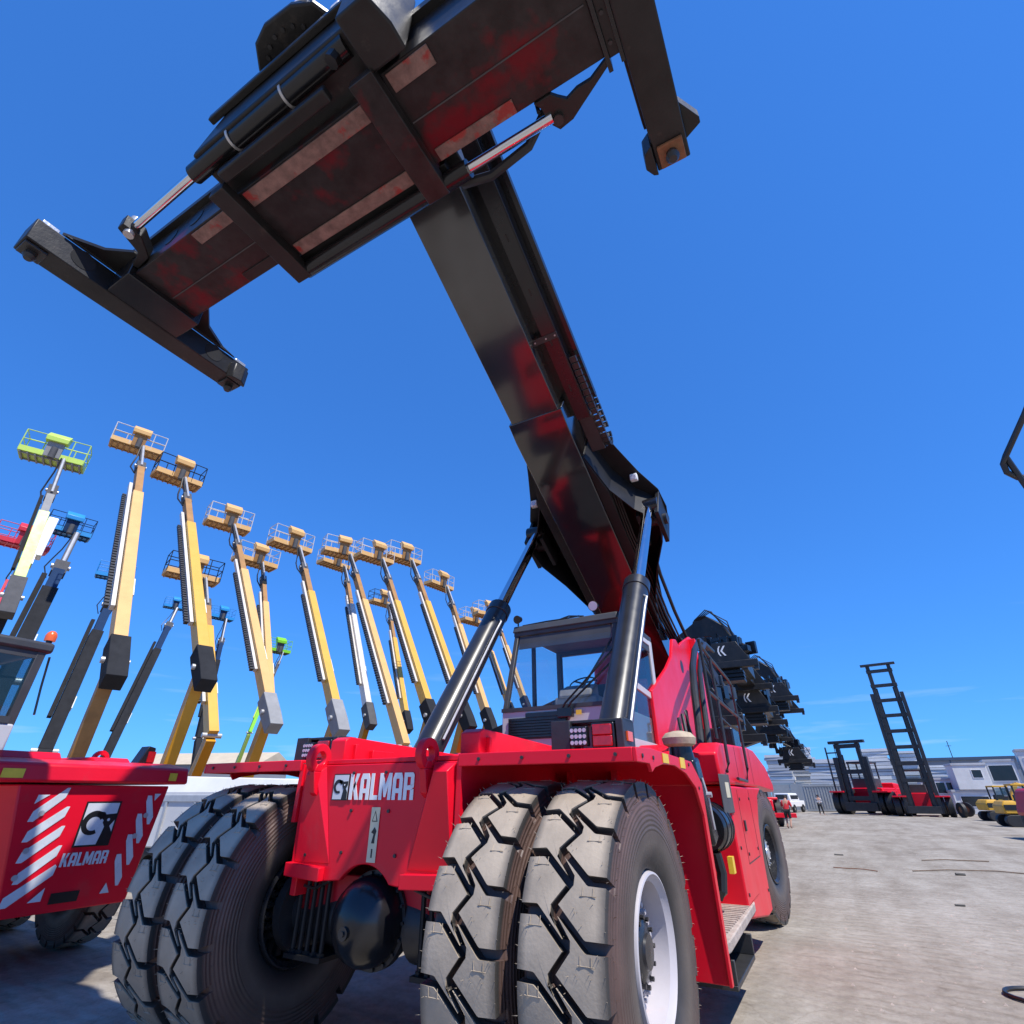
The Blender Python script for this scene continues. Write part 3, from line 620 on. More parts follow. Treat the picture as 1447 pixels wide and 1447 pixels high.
# door side: light grey frame, two panes
dx = A1 + .012
p = MB()
p.plate([(dx, 3.06, 2.16), (dx, 3.18, 2.16), (dx, 3.62, 4.06), (dx, 3.50, 4.06)], .03)
p.plate([(dx, 4.96, 2.16), (dx, 5.10, 2.16), (dx, 5.10, 4.06), (dx, 4.96, 4.06)], .03)
p.plate([(dx, 3.19, 2.16), (dx, 4.95, 2.16), (dx, 4.95, 2.42), (dx, 3.25, 2.42)], .03)
p.plate([(dx, 3.36, 3.16), (dx, 4.95, 3.06), (dx, 4.95, 3.15), (dx, 3.385, 3.26)], .03)
p.plate([(dx, 3.57, 3.97), (dx, 4.95, 3.97), (dx, 4.95, 4.05), (dx, 3.60, 4.05)], .03); dr = p.build('door', 'cab_grey', cab, .006)
p = MB(); p.plate([(dx + .005, 3.26, 2.43), (dx + .005, 4.94, 2.43), (dx + .005, 4.94, 3.05), (dx + .005, 3.39, 3.15)], .006); p.build('door_pane', 'glass_dark', cab)
p = MB(); p.plate([(dx + .005, 3.40, 3.27), (dx + .005, 4.94, 3.16), (dx + .005, 4.94, 3.96), (dx + .005, 3.56, 3.96)], .006); p.build('door_pane', 'glass_dark', cab)
p = MB(); p.tube([(dx + .04, 3.30, 2.75), (dx + .09, 3.32, 2.80), (dx + .09, 3.40, 3.02), (dx + .04, 3.40, 3.06)], .014); p.build('door_handle', 'black', cab)
p = MB(); p.box(dx - .005, dx + .012, 4.0, 5.08, 2.125, 2.30); p.build('door_sill', 'black', cab)
p = MB(); p.box(A1 - .05, A1 + .03, 4.15, 5.17, 3.86, 4.055); p.build('roof_side_cover', 'cab_dark', cab, .01)
for k in range(7):
    p = MB(); p.box(-.66, .22, 2.965, 2.998, 2.44 + k * .036 - .0, 2.466 + k * .036); p.build('grille_slat', 'black', cab)
p = MB(); p.box(-.68, .24, 2.992, 3.004, 2.42, 2.70); p.build('grille_back', 'cab_dark', cab)
p = MB(); p.box(-.40, .26, 2.98, 2.999, 2.70, 2.755); p.build('grille_cover', 'black', cab)
for a, b in (((.18, 2.94, 2.76), (.86, 3.27, 3.56)), ((.26, 2.94, 2.76), (.93, 3.24, 3.46))):
    p = MB(); p.tube([a, (a[0] + .06, a[1] - .02, a[2] + .08), b], .014); p.build('wiper_arm', 'black', cab)
p = MB(); p.beam((.42, 3.13, 3.05), (.95, 3.40, 3.92), .02, .03); p.build('wiper_blade', 'black', cab)
p = MB(); p.box(.12, .34, 2.90, 2.985, 2.66, 2.78); p.build('wiper_motor', 'black', cab, .01)
p = MB(); flat(p, [(0, 0), (.08, 0), (.08, .06), (0, .06)], (.37, 2.975, 2.69), (1, 0, 0), (0, 0, 1)); p.build('cab_sticker', 'yellow_sticker', cab)
p = MB(); p.box(-.15, .40, 4.40, 4.90, 2.82, 2.98); p.prism([(4.82, 2.98), (4.94, 2.98), (4.99, 3.42), (4.90, 3.42)], 'x', -.10, .34); p.build('driver_seat', 'cab_dark', cab, .03)
p = MB(); p.lathe([(-.012, .21), (0, .222), (.012, .21), (0, .198)], 28, ax='y', closed=True)
for k in range(3): 
    t = 2 * math.pi * k / 3 + .5; p.beam((0, 0, 0), (.2 * math.cos(t), 0, .2 * math.sin(t)), .03, .012, up=(0, 1, 0))
p.build('steering_wheel', 'black', cab, loc=(.15, 3.86, 3.25), rot=(R_(-55), 0, 0))
p = MB(); p.cyl((.15, 3.6, 2.8), (.15, 3.84, 3.22), .06, .045, 14); p.box(-.18, .5, 3.5, 3.8, 2.82, 3.02); p.prism([(3.45, 3.0), (3.80, 3.0), (3.78, 3.22), (3.5, 3.12)], 'x', -.1, .42); p.build('steering_console', 'seat_grey', cab, .03)
p = MB(); p.plate([(A0 + .1, 3.40, 3.96), (A1 - .1, 3.40, 3.96), (A1 - .1, 3.36, 3.76), (A0 + .1, 3.36, 3.76)], .004); p.build('sun_visor', 'cab_dark', cab)
# roof lamps
def worklamp(parent, loc, s_=.12, face='black', aim=(0, -1, -.3)):
    q = part('work_lamp', parent); q.location = loc
    d = V(aim).normalized(); a_ = MB(); a_.cyl(-d * s_ * .5, d * s_ * .4, s_ * .45, s_ * .62, 14); a_.build('lamp_body', 'black', q)
    a_ = MB(); a_.cyl(d * s_ * .4, d * s_ * .44, s_ * .55, n=14); a_.build('lamp_lens', face, q)
    a_ = MB(); a_.cyl((0, 0, -s_ * 1.0), (0, 0, -s_ * .3), s_ * .12, n=8); a_.build('lamp_stalk', 'black', q)
    return q
worklamp(RS, (A0 + .06, 3.42, 4.27), .11, 'black')
worklamp(RS, (.55, 3.5, 4.32), .13, 'white_paint')
p = MB(); p.tube([(A0 + .1, 3.5, 4.18), (A0 + .5, 3.55, 4.21), (0, 3.5, 4.19), (.3, 3.5, 4.20)], .012); p.tube([(-.2, 3.6, 4.2), (.1, 3.55, 4.24), (.35, 3.55, 4.2)], .012); p.build('roof_cable', 'hose', RS)

# --- boom: local frame with s along the boom, n square to its belly
BA = R_(28.6); BC, BS = math.cos(BA), math.sin(BA)
def B(x, s, n): return V((x, 9.2 - s * BC + n * BS, 4.04 + s * BS + n * BC))
def bbox(mb, x0, x1, s0, s1, n0, n1): 
    return mb.loft([[B(x0, s, n0), B(x1, s, n0), B(x1, s, n1), B(x0, s, n1)] for s in (s0, s1)])
def bprism_side(mb, poly, x0, x1): return mb.loft([[B(x, s, n) for s, n in poly] for x in (x0, x1)])
def bprism_plan(mb, poly, n0, n1): return mb.loft([[B(x, s, n) for x, s in poly] for n in (n0, n1)])
ob = part('outer_boom', RS)
p = MB(); bprism_side(p, [(.0, .18), (.5, 0), (7.1, 0), (7.45, .05), (7.45, 1.02), (6.8, 1.12), (.5, 1.0), (0, .8)], -.52, .52); p.build('boom_shell', 'boom_mottled', ob, .012)
ib = part('inner_boom', RS)
p = MB(); bbox(p, -.46, .46, 7.0, 11.9, .07, .98); p.build('boom_shell', 'boom_black', ib, .012)
# wings that carry the cylinder eyes
for sx in (1, -1):
    wing = part('cylinder_bracket', RS)
    pl = [(.52, 7.1), (.78, 6.6), (.98, 6.0), (1.20, 5.4), (1.44, 4.90), (1.48, 4.45), (1.42, 4.1)] + [(1.2, 3.75), (.95, 3.3), (.76, 2.6), (.66, 1.9), (.52, 1.2)]
    pl = [(sx * a, s) for a, s in pl]
    p = MB(); bprism_plan(p, pl, .84, .87); p.build('top_web', 'bracket_black', wing, .006)
    pl2 = [(.52, 6.4), (.72, 5.6), (1.02, 5.05), (1.34, 4.72), (1.36, 4.5), (1.30, 4.15), (1.0, 3.5), (.72, 2.7), (.52, 1.8)]
    p = MB(); bprism_plan(p, [(sx * a, s) for a, s in pl2 if a < 1.0], .06, .09); p.build('bottom_web', 'bracket_black', wing, .006)
    p = MB()
    for a, b in zip(pl2[:-1], pl2[1:]):
        p.loft([[B(sx * a[0], a[1], .09), B(sx * (a[0] + .02), a[1], .09), B(sx * (b[0] + .02), b[1], .09), B(sx * b[0], b[1], .09)], [B(sx * a[0], a[1], .84), B(sx * (a[0] + .02), a[1], .84), B(sx * (b[0] + .02), b[1], .84), B(sx * b[0], b[1], .84)]])
    p.build('side_web', 'bracket_black', wing)
    p = MB(); bbox(p, min(sx * 1.36, sx * 1.44), max(sx * 1.36, sx * 1.44), 4.10, 4.85, .12, .92); bbox(p, min(sx * 1.0, sx * 1.08), max(sx * 1.0, sx * 1.08), 4.10, 4.85, .12, .92); p.build('eye_plate', 'bracket_black', wing, .01)
    p = MB(); c0 = B(sx * 1.0, 4.45, .42); c1 = B(sx * 1.5, 4.45, .42); p.cyl(c0, c1, .11, n=20); p.build('eye_pin', 'dark_metal', wing)
    lp = part('work_lamp', RS); lp.location = B(sx * 1.10, 5.35, .74)
    p = MB(); p.box(-.07, .07, -.05, .05, -.07, .07); p.build('lamp_body', 'white_paint', lp, .01)
    p = MB(); p.cyl((0, -.06, -.01), (0, -.045, -.01), .05, n=16); p.build('lamp_lens', 'lamp_glass', lp)
# hose tray along the right flank of the boom
tr = part('hose_tray', RS)
p = MB(); bbox(p, .64, .88, 7.05, 11.75, .27, .285); p.build('tray_floor', 'black', tr, .004)
p = MB(); bbox(p, .46, .64, 7.05, 11.75, .55, .57); p.build('tray_top', 'black', tr)
p = MB(); bbox(p, .98, 1.06, 7.3, 12.3, .50, .62); bbox(p, .88, .90, 7.05, 11.75, .27, .55); p.build('tray_wall', 'black', tr, .006)
p = MB(); bbox(p, .88, 1.0, 7.05, 11.75, .56, .58); p.build('tray_shelf', 'black', tr)
for k in range(5):
    p = MB(); bbox(p, .735, .765, 7.6 + k * .85, 7.72 + k * .85, .266, .269); p.build('slot', 'sticker_black', tr)
p = MB(); bbox(p, .46, .90, 8.55, 8.65, .255, .268); p.build('tray_strap', 'dark_metal', tr, .003)
for xx in (.5, .7, .86):
    p = MB(); c0 = B(xx, 8.6, .255); p.cyl(c0, B(xx, 8.6, .24), .014, n=8); p.build('bolt', 'galv', tr)
# energy chain loop
ch = part('energy_chain', RS)
CH = MB(); CH.box(-.055, .055, -.05, .05, -.012, .012); CH.box(-.055, -.045, -.05, .05, -.035, .035); CH.box(.045, .055, -.05, .05, -.035, .035); CHM = CH.mesh('chain_link', 'dark_metal')
CG = MB(); CG.box(-.02, .02, -.03, .03, -.0125, .0125); CGM = CG.mesh('link_bar', 'silver')
pts = [(8.4 - i * .125, .66) for i in range(15)] + [(6.52 - .17 * math.sin(R_(a)), .49 + .17 * math.cos(R_(a))) for a in range(25, 180, 38)] + [(6.6 + i * .125, .32) for i in range(13)]
for i, (s, n_) in enumerate(pts):
    q = inst('chain_link', CHM, ch, B(.98, s, n_)); s2, n2 = pts[min(i + 1, len(pts) - 1)]; s1, n1 = pts[max(i - 1, 0)]
    d = B(0, s2, n2) - B(0, s1, n1); q.rotation_euler = (math.atan2(d.z, d.y), 0, 0)
    g_ = inst('link_bar', CGM, q, (0, 0, 0))
    g_.location = (0, 0, -.02)
p = MB(); bbox(p, .66, .92, 6.35, 7.05, .30, .42); p.build('chain_anchor', 'dark_metal', ch, .01)
# hoses running down the boom root
for k in range(5):
    p = MB(); x = .60 + .05 * k; p.tube([B(x, 5.4, .40 - .02 * k), B(x, 4.4, .22), B(x + .02, 3.2, .12 + .05 * k), B(x + .05, 2.2, -.05 + .05 * k), B(x + .10, 1.2, .12), B(x + .22, .6, .05), (x + .3, 8.5, 3.9), (x + .33, 8.2, 3.2)], .022); p.build('hydraulic_hose', 'hose', RS)
p = MB(); p.tube([B(.62, 4.9, .9), B(.9, 3.8, .95), B(.80, 2.6, .98), B(.78, 1.4, 1.0), B(.9, .5, .7)], .04); p.build('hydraulic_hose', 'hose', RS)
p = MB(); bbox(p, .54, .70, 1.0, 4.0, .50, .62); p.build('boom_side_rail', 'black', RS, .008)

# --- boom tower
tower = part('boom_tower', RS)
prof = [(4.70, 1.9), (4.66, 3.20), (5.9, 3.78), (6.45, 4.10), (6.75, 4.50), (7.05, 4.56), (7.3, 4.48), (7.6, 4.62), (8.6, 4.98), (9.2, 5.02), (9.6, 4.7), (9.6, 1.9)]
for sx in (1, -1):
    p = MB(); p.prism(prof if sx > 0 else [(7.5, 1.9), (7.3, 3.2), (7.5, 4.3)] + prof[8:], 'x', min(sx * .93, sx * .99), max(sx * .93, sx * .99)); p.build('tower_plate', 'red', tower, .012)
    p = MB(); p.cyl((sx * .85, 8.75, 4.55), (sx * 1.08, 8.75, 4.55), .20, n=24); p.build('boom_pivot', 'dark_metal', tower)
    p = MB(); fl = [(6.5, 4.07), (6.72, 4.47), (7.0, 4.53)]
    p.prism([(8.5, 1.9), (8.5, 4.9), (8.62, 4.9), (8.62, 1.9)], 'x', min(sx * .99, sx * 1.12), max(sx * .99, sx * 1.12)); p.build('tower_flange', 'red', tower, .008)
p = MB(); p.box(-.93, .93, 8.9, 9.55, 2.1, 4.2); p.build('tower_back', 'red', tower)
p = MB(); p.prism(arc(7.25, 4.05, .13, 0, 330, 12), 'x', .991, .994); p.build('tower_slot', 'sticker_black', tower)

# --- rear body and counterweight
bd = part('counterweight', RS)
def hull(poly, x0, x1, ch=.0):  return MB().prism(poly, 'x', x0, x1)
upper = [(3.35, 1.86), (3.30, 2.20), (3.6, 2.33), (6.4, 2.45), (7.2, 2.45), (8.7, 2.25), (9.55, 1.95), (9.5, 1.80), (7.0, 1.86)]
hull(upper, .99, 2.02).build('upper_hood', 'red', bd, .03)
hull(upper, -2.02, -.99).build('upper_hood', 'red', bd, .03)
lower = [(3.6, .55), (3.55, 1.845), (6.95, 1.845), (6.3, 1.72), (5.82, 1.35), (5.62, .92), (5.55, .36), (5.1, .36)]
hull(lower, 1.0, 2.04).build('side_panel', 'red', bd, .02); hull(lower, -2.04, -1.0).build('side_panel', 'red', bd, .02)
p = MB(); p.box(-.98, .98, 7.9, 9.6, .8, 2.3); p.build('rear_block', 'red', bd, .04)
p = MB(); p.box(1.3, 1.9, 6.4, 6.7, 1.90, 1.95); p.build('hood_hinge', 'dark_metal', bd)
for y0, y1, z0, z1 in ((4.2, 4.206, 1.0, 1.80), (4.2, 5.3, 1.0, 1.006), (5.296, 5.302, 1.0, 1.80), (4.8, 4.806, 1.90, 2.36), (6.4, 6.406, 1.90, 2.42)):
    p = MB(); p.box(2.0405 if z1 < 1.85 else 2.0205, 2.0425 if z1 < 1.85 else 2.0225, y0, y1 + .006, z0, z1 + .006); p.build('panel_gap', 'sticker_black', bd)
for yy, zz in ((4.3, 1.7), (4.3, 1.1), (5.2, 1.7), (5.2, 1.1), (3.75, .75), (3.75, 1.2), (5.45, .6)):
    p = MB(); p.cyl((2.04, yy, zz), (2.052, yy, zz), .018, n=8); p.build('bolt', 'dark_metal', bd)
p = MB(); p.box(2.041, 2.06, 4.34, 4.42, 1.34, 1.46); p.build('panel_latch', 'dark_metal', bd, .004)
# folded vertical panel between tank and side panel
p = MB(); p.prism([(2.9, .62), (2.9, 1.78), (3.54, 1.78), (3.54, .62)], 'x', 1.0, 1.72); p.build('battery_box', 'red_dusty', RS, .01)
p = MB(); p.prism([(3.0, 1.56), (3.02, 1.96), (3.7, 1.97), (3.7, 1.56)], 'x', 2.041, 2.055); tnk = p.build('tank_end', 'elbow_grey', RS, .01)
p = MB(); p.box(2.056, 2.06, 3.3, 3.55, 1.72, 1.88); p.build('tank_sticker', 'cream_sticker', tnk)
# intake filter drum and its duct
p = MB(); p.lathe([(0, 0), (0, .12), (.06, .13), (.06, .21), (.12, .235), (.55, .235), (.60, .225), (.60, .0)], 32, ax='y', o=(1.86, 2.62, 1.44)); fl = p.build('air_filter', 'black', RS)
p = MB()
for yy in (2.76, 3.0, 3.16): p.lathe([(-.012, .236), (-.012, .243), (.012, .243), (.012, .236)], 32, ax='y', o=(1.86, yy, 1.44), closed=True)
p.build('filter_band', 'dark_metal', fl)
p = MB(); p.cyl((1.86, 2.30, 1.46), (1.86, 2.62, 1.44), .10, .12, 20); p.build('filter_inlet', 'black', fl)
p = MB(); p.loft([[(1.72, 2.05, 2.06), (2.00, 2.05, 2.06), (2.00, 2.30, 2.10), (1.72, 2.30, 2.10)], [(1.76, 2.30, 1.30), (2.04, 2.28, 1.30), (2.04, 2.52, 1.36), (1.76, 2.52, 1.36)]]); p.build('intake_duct', 'black', fl, .03)
p = MB(); p.cyl((1.86, 2.15, 2.06), (1.86, 2.13, 2.20), .13, .11, 20); p.build('intake_neck', 'black', fl)
p = MB(); p.lathe([(0, 0), (0, .10), (.03, .16), (.09, .175), (.12, .15), (.14, .13), (.16, .05), (.16, 0)], 24, ax='z', o=(1.86, 2.13, 2.18)); p.build('intake_cap', 'khaki', fl)
p = MB(); p.tube([(2.02, 2.2, 1.9), (2.05, 2.22, 1.7), (2.05, 2.28, 1.45)], .012); p.cyl((2.04, 2.2, 1.75), (2.09, 2.2, 1.75), .025, n=8); p.build('duct_latch', 'galv', fl)
p = MB(); p.box(2.0, 2.05, 2.98, 3.1, 1.02, 1.17); p.build('warning_plate', 'yellow_sticker', RS)
p = MB(); p.tube([(1.95, 2.7, 1.22), (1.97, 2.72, 1.05), (1.95, 2.7, .9), (1.9, 2.7, .85)], .05); p.build('drain_hose', 'hose', RS)
# step board between the axles
p = MB(); p.prism([(1.55, 1.95), (2.06, 1.60), (2.10, 1.9), (2.06, 3.9), (1.95, 4.6), (1.55, 4.6)], 'z', .58, .66); stp = p.build('step_board', 'grating', RS, .01)
for k in range(26):
    p = MB(); p.box(1.58, 2.04, 1.98 + k * .1, 2.02 + k * .1, .661, .672); p.build('grip_bar', 'grating', stp)
p = MB(); p.box(1.60, 1.66, 2.0, 4.5, .48, .575); p.box(1.9, 1.96, 2.0, 4.3, .48, .575); p.build('step_bracket', 'black', stp)
p = MB(); p.box(1.62, 2.06, 2.15, 3.3, .27, .31); p.box(1.62, 2.06, 2.15, 2.19, .31, .48); p.box(1.62, 2.06, 3.26, 3.3, .31, .48); p.build('lower_step', 'dark_metal', stp, .006)
# conduit and hand rails
p = MB(); p.tube([(1.30, 9.0, 4.75), (1.36, 7.6, 4.62), (1.50, 6.0, 4.05), (1.60, 5.0, 3.55), (1.68, 4.4, 3.1), (1.72, 4.1, 2.6), (1.74, 3.9, 2.2)], .055, 10); p.build('hose_conduit', 'hose', RS)
p = MB(); p.tube([(1.40, 9.0, 4.68), (1.46, 7.6, 4.54), (1.60, 6.0, 3.97), (1.70, 5.0, 3.47), (1.78, 4.4, 3.0), (1.82, 4.1, 2.5), (1.84, 3.9, 2.2)], .04, 10); p.build('hose_conduit', 'hose', RS)
for k in range(3):
    p = MB(); p.tube([(1.66 + .03 * k, 3.4, 2.2), (1.66 + .05 * k, 3.2, 2.5 + .05 * k), (1.72 + .05 * k, 2.9, 2.55 + .04 * k), (1.78 + .05 * k, 2.7, 2.35), (1.80, 2.6, 2.0)], .02); p.build('loop_hose', 'hose', RS)
hr = part('hand_rail', RS)
def rail(pts, r=.02): q = MB(); q.tube(pts, r); q.build('rail', 'dark_metal', hr)
xr = 2.07
rail([(xr, 3.20, 2.34), (xr, 3.15, 3.40), (xr, 3.10, 3.52)]); rail([(xr, 3.15, 3.46), (xr, 3.6, 3.42), (xr, 5.2, 3.36), (xr, 5.6, 3.30)])
rail([(xr, 3.18, 2.88), (xr, 4.2, 2.86), (xr, 6.0, 2.83)]); rail([(xr, 5.5, 3.32), (xr, 5.55, 2.8), (xr, 5.5, 2.1), (xr, 5.2, 1.92), (xr - .01, 4.4, 1.94)])
rail([(xr, 3.75, 3.41), (xr, 3.8, 2.9), (xr, 3.75, 2.1), (xr - .01, 3.6, 2.0)]); pass
p = MB(); p.tube([(1.6, 6.8, 2.46), (1.6, 6.8, 2.95), (1.6, 7.1, 3.0), (1.6, 8.0, 2.95), (1.6, 8.3, 2.4)], .025); p.build('mirror_guard', 'dark_metal', RS)
p = MB(); p.box(1.2, 1.75, 7.1, 7.9, 2.4, 2.85); p.build('rear_screen_box', 'black', RS, .03)

# ================================================================ spreader
SP = part('spreader', RS)
ZB = 6.80
def sbox(name, m_, *a, bev=.008, lab=None): q = MB(); q.box(*a); return q.build(name, m_, SP, bev, label=lab)
# main frame
sbox('main_frame', 'spreader_belly', -.70, 1.30, -2.62, -1.86, ZB + .06, ZB + .62)
for x0, x1 in ((-.74, -.54), (1.06, 1.30)):
    sbox('cross_rib', 'spreader_belly' if x0 > 0 else 'spreader_black', x0, x1, -2.76, -1.68, ZB - .06, ZB + .055)
for y0, y1 in ((-2.60, -2.46), (-2.00, -1.87)):
    sbox('wear_strip', 'wear_strip', -.50, 1.02, y0, y1, ZB + .036, ZB + .057, bev=.004)
# telescopic beams
sbox('telescopic_beam', 'spreader_belly', -2.35, -.70, -2.60, -1.90, ZB + .08, ZB + .56)
sbox('telescopic_beam', 'spreader_belly', 1.30, 2.93, -2.68, -1.90, ZB + .06, ZB + .60)
for a in ((-1.35, -.76, -2.58, -2.46), (-1.30, -.76, -2.02, -1.91)): sbox('wear_strip', 'wear_strip' if a[2] < -2.3 else 'spreader_black', a[0], a[1], a[2], a[3], ZB + .062, ZB + .078, bev=.003)
for a in ((1.34, 1.75, -2.66, -2.52), (1.36, 2.15, -2.02, -1.91)): sbox('wear_strip', 'wear_strip', a[0], a[1], a[2], a[3], ZB + .042, ZB + .058, bev=.003)
p = MB(); p.box(-2.3, -.74, -2.205, -2.195, ZB + .070, ZB + .0795); p.box(1.32, 2.9, -2.28, -2.27, ZB + .050, ZB + .0595); p.build('weld_seam', 'elbow_grey', SP)
# lightening holes in the flank of the left beam
for xh in (-1.35, -1.8):
    p = MB(); p.prism([(xh + a, ZB + .33 + b) for a, b in arc(0, 0, .11, 0, 345, 18)], 'y', -2.606, -2.601); p.build('flank_hole', 'sticker_black', SP)
p = MB(); p.box(-2.3, -.75, -2.66, -2.60, ZB + .5, ZB + .58); p.box(1.31, 2.9, -2.74, -2.68, ZB + .55, ZB + .66); p.build('beam_flange', 'spreader_black', SP)
# housing above the main frame and rotator plate
p = MB(); p.loft([[(-.72, -3.02, ZB + .20), (1.48, -3.02, ZB + .20), (1.48, -1.62, ZB + .20), (-.72, -1.62, ZB + .20)], [(-.10, -3.02, ZB + .95), (1.30, -3.02, ZB + .95), (1.30, -1.62, ZB + .95), (-.10, -1.62, ZB + .95)]]); p.build('side_shift_frame', 'spreader_black', SP, .02)
p = MB(); p.prism([(1.26, -3.12), (1.56, -3.12), (1.62, -2.9), (1.62, -2.72), (1.26, -2.72)], 'z', ZB - .02, ZB + .86); p.build('frame_end', 'spreader_black', SP, .02)
p = MB(); p.box(-.55, 1.26, -3.08, -3.02, ZB + .56, ZB + .64); p.build('frame_ledge', 'spreader_black', SP, .01)
rp_ = [(-.10, -1.75), (-.10, -2.80), (-.02, -3.04), (.12, -3.19), (.30, -3.24), (.62, -3.22), (.80, -3.14), (.90, -2.95), (.92, -1.75)]
p = MB(); p.prism(rp_, 'z', 7.765, 7.85); ro = p.build('slew_plate', 'spreader_black', SP, .02)
for bx, by in [(.38 + .30 * math.cos(R_(a)), -2.92 + .22 * math.sin(R_(a))) for a in range(180, 361, 20)]:
    p = MB(); p.cyl((bx, by, 7.745), (bx, by, 7.764), .02, n=8); p.build('bolt', 'dark_metal', ro)
p = MB(); p.lathe([(0, 0), (0, .70), (.22, .72), (.22, .0)], 36, ax='z', o=(.38, -2.3, 7.86)); p.build('slew_ring', 'black', SP)
p = MB(); p.box(-.12, .88, -2.75, -1.7, 8.1, 8.6); p.build('rotator_head', 'black', SP, .04)
for k in range(5):
    p = MB(); x = -.1 + .16 * k; p.tube([(.05 + .07 * k, -2.72, 8.2), (.02 + .06 * k, -2.86, 8.0), (-.14 + .03 * k, -2.90, 7.86), (-.16 + .03 * k, -2.94, 7.74), (-.10 + .04 * k, -3.02, 7.5)], .012); p.build('hydraulic_hose', 'hose', SP)
p = MB(); p.box(.58, .74, -3.20, -3.10, 7.852, 7.93); p.build('plate_sparkle', 'white_paint', SP, .01)  # white boxes imitating bright sparkles on the slew plate, no lamps
p = MB(); p.box(.86, .96, -3.02, -2.92, 7.852, 7.93); p.build('plate_sparkle', 'white_paint', SP, .01)
p = MB(); p.loft([[B(-.42, 11.3, .2), B(.42, 11.3, .2), B(.42, 11.3, .98), B(-.42, 11.3, .98)], [(-.40, -1.75, 9.1), (.40, -1.75, 9.1), (.40, -1.35, 9.85), (-.40, -1.35, 9.85)], [(-.34, -2.2, 8.55), (.40, -2.2, 8.55), (.40, -1.65, 8.55), (-.34, -1.65, 8.55)]]); p.build('boom_head', 'boom_black', RS, .02)
for k in range(3):
    p = MB(); xx = 1.25 + .1 * k; p.tube([(xx, -2.4, 7.4), (xx + .05, -2.5, 7.75 + .08 * k), (xx + .25, -2.5, 7.9 + .08 * k), (xx + .5, -2.4, 7.65), (xx + .55, -2.3, 7.4)], .024); p.build('hydraulic_hose', 'hose', SP)
# front telescoping cylinder
cy = part('telescope_cylinder', SP)
p = MB(); p.cyl((-.87, -2.90, ZB + .22), (1.15, -2.92, ZB + .22), .085, n=20); p.build('barrel', 'black', cy)
p = MB(); p.cyl((-1.95, -2.88, ZB + .22), (-.86, -2.90, ZB + .22), .045, n=16); p.build('rod', 'chrome', cy)
for xx in (-.25, .45): p = MB(); p.lathe([(-.012, .088), (-.012, .098), (.012, .098), (.012, .088)], 20, ax='x', o=(xx, -2.91, ZB + .22), closed=True); p.build('hose_clamp', 'galv', cy)
p = MB(); p.tube([(-.6, -2.99, ZB + .30), (.2, -3.0, ZB + .32), (1.0, -3.0, ZB + .34), (1.2, -2.96, ZB + .30)], .018); p.tube([(1.0, -2.92, ZB + .1), (1.1, -2.92, ZB + .3)], .06); p.build('hose', 'hose', cy)
p = MB(); p.beam((-.50, -2.80, ZB + .02), (.86, -2.80, ZB + .02), .11, .10); p.build('guide_beam', 'spreader_black', SP, .02)
# rear telescoping cylinder
cy = part('telescope_cylinder', SP)
p = MB(); p.cyl((-.60, -1.72, ZB + .03), (1.55, -1.74, ZB + .03), .085, n=20); p.build('barrel', 'black', cy)
p = MB(); p.cyl((1.5, -1.74, ZB + .03), (2.40, -1.74, ZB + .03), .045, n=16); p.build('rod', 'chrome', cy)
p = MB(); p.tube([(1.4, -1.62, ZB + .1), (1.7, -1.58, ZB + .04), (2.1, -1.60, ZB + .12), (2.35, -1.72, ZB + .3), (2.4, -1.85, ZB + .4)], .045); p.build('hose', 'hose', cy)
p = MB(); p.tube([(2.3, -1.8, ZB + .1), (2.28, -1.82, ZB + .3), (2.4, -1.9, ZB + .45)], .018); p.tube([(2.35, -1.78, ZB + .1), (2.36, -1.82, ZB + .3), (2.5, -1.9, ZB + .45)], .016); p.build('hose', 'hose', cy)
sbox('guide_beam', 'spreader_black', -.70, 1.35, -1.86, -1.76, ZB + .10, ZB + .34)
p = MB(); p.prism([(2.36, -1.70), (2.42, -1.62), (2.55, -1.64), (2.66, -1.70), (2.96, -1.86), (2.94, -1.90), (2.78, -1.83), (2.66, -1.83), (2.56, -1.80), (2.50, -1.85), (2.45, -1.90), (2.30, -1.90), (2.34, -1.84)], 'z', ZB + .03, ZB + .09); p.build('rod_bracket', 'spreader_black', SP, .006)
p = MB(); p.cyl((2.44, -1.71, ZB - .01), (2.44, -1.71, ZB + .12), .045, n=14); p.build('rod_pin', 'dark_metal', SP)
# front rod bracket
p = MB(); p.prism([(-2.02, -2.98), (-1.92, -2.98), (-1.90, -2.80), (-2.08, -2.62), (-2.32, -2.60), (-2.34, -2.66), (-2.12, -2.72)], 'z', ZB + .14, ZB + .30); p.build('rod_bracket', 'spreader_black', SP, .01)
p = MB(); p.cyl((-1.96, -2.89, ZB + .10), (-1.96, -2.89, ZB + .36), .05, n=14); p.build('rod_pin', 'galv', SP)
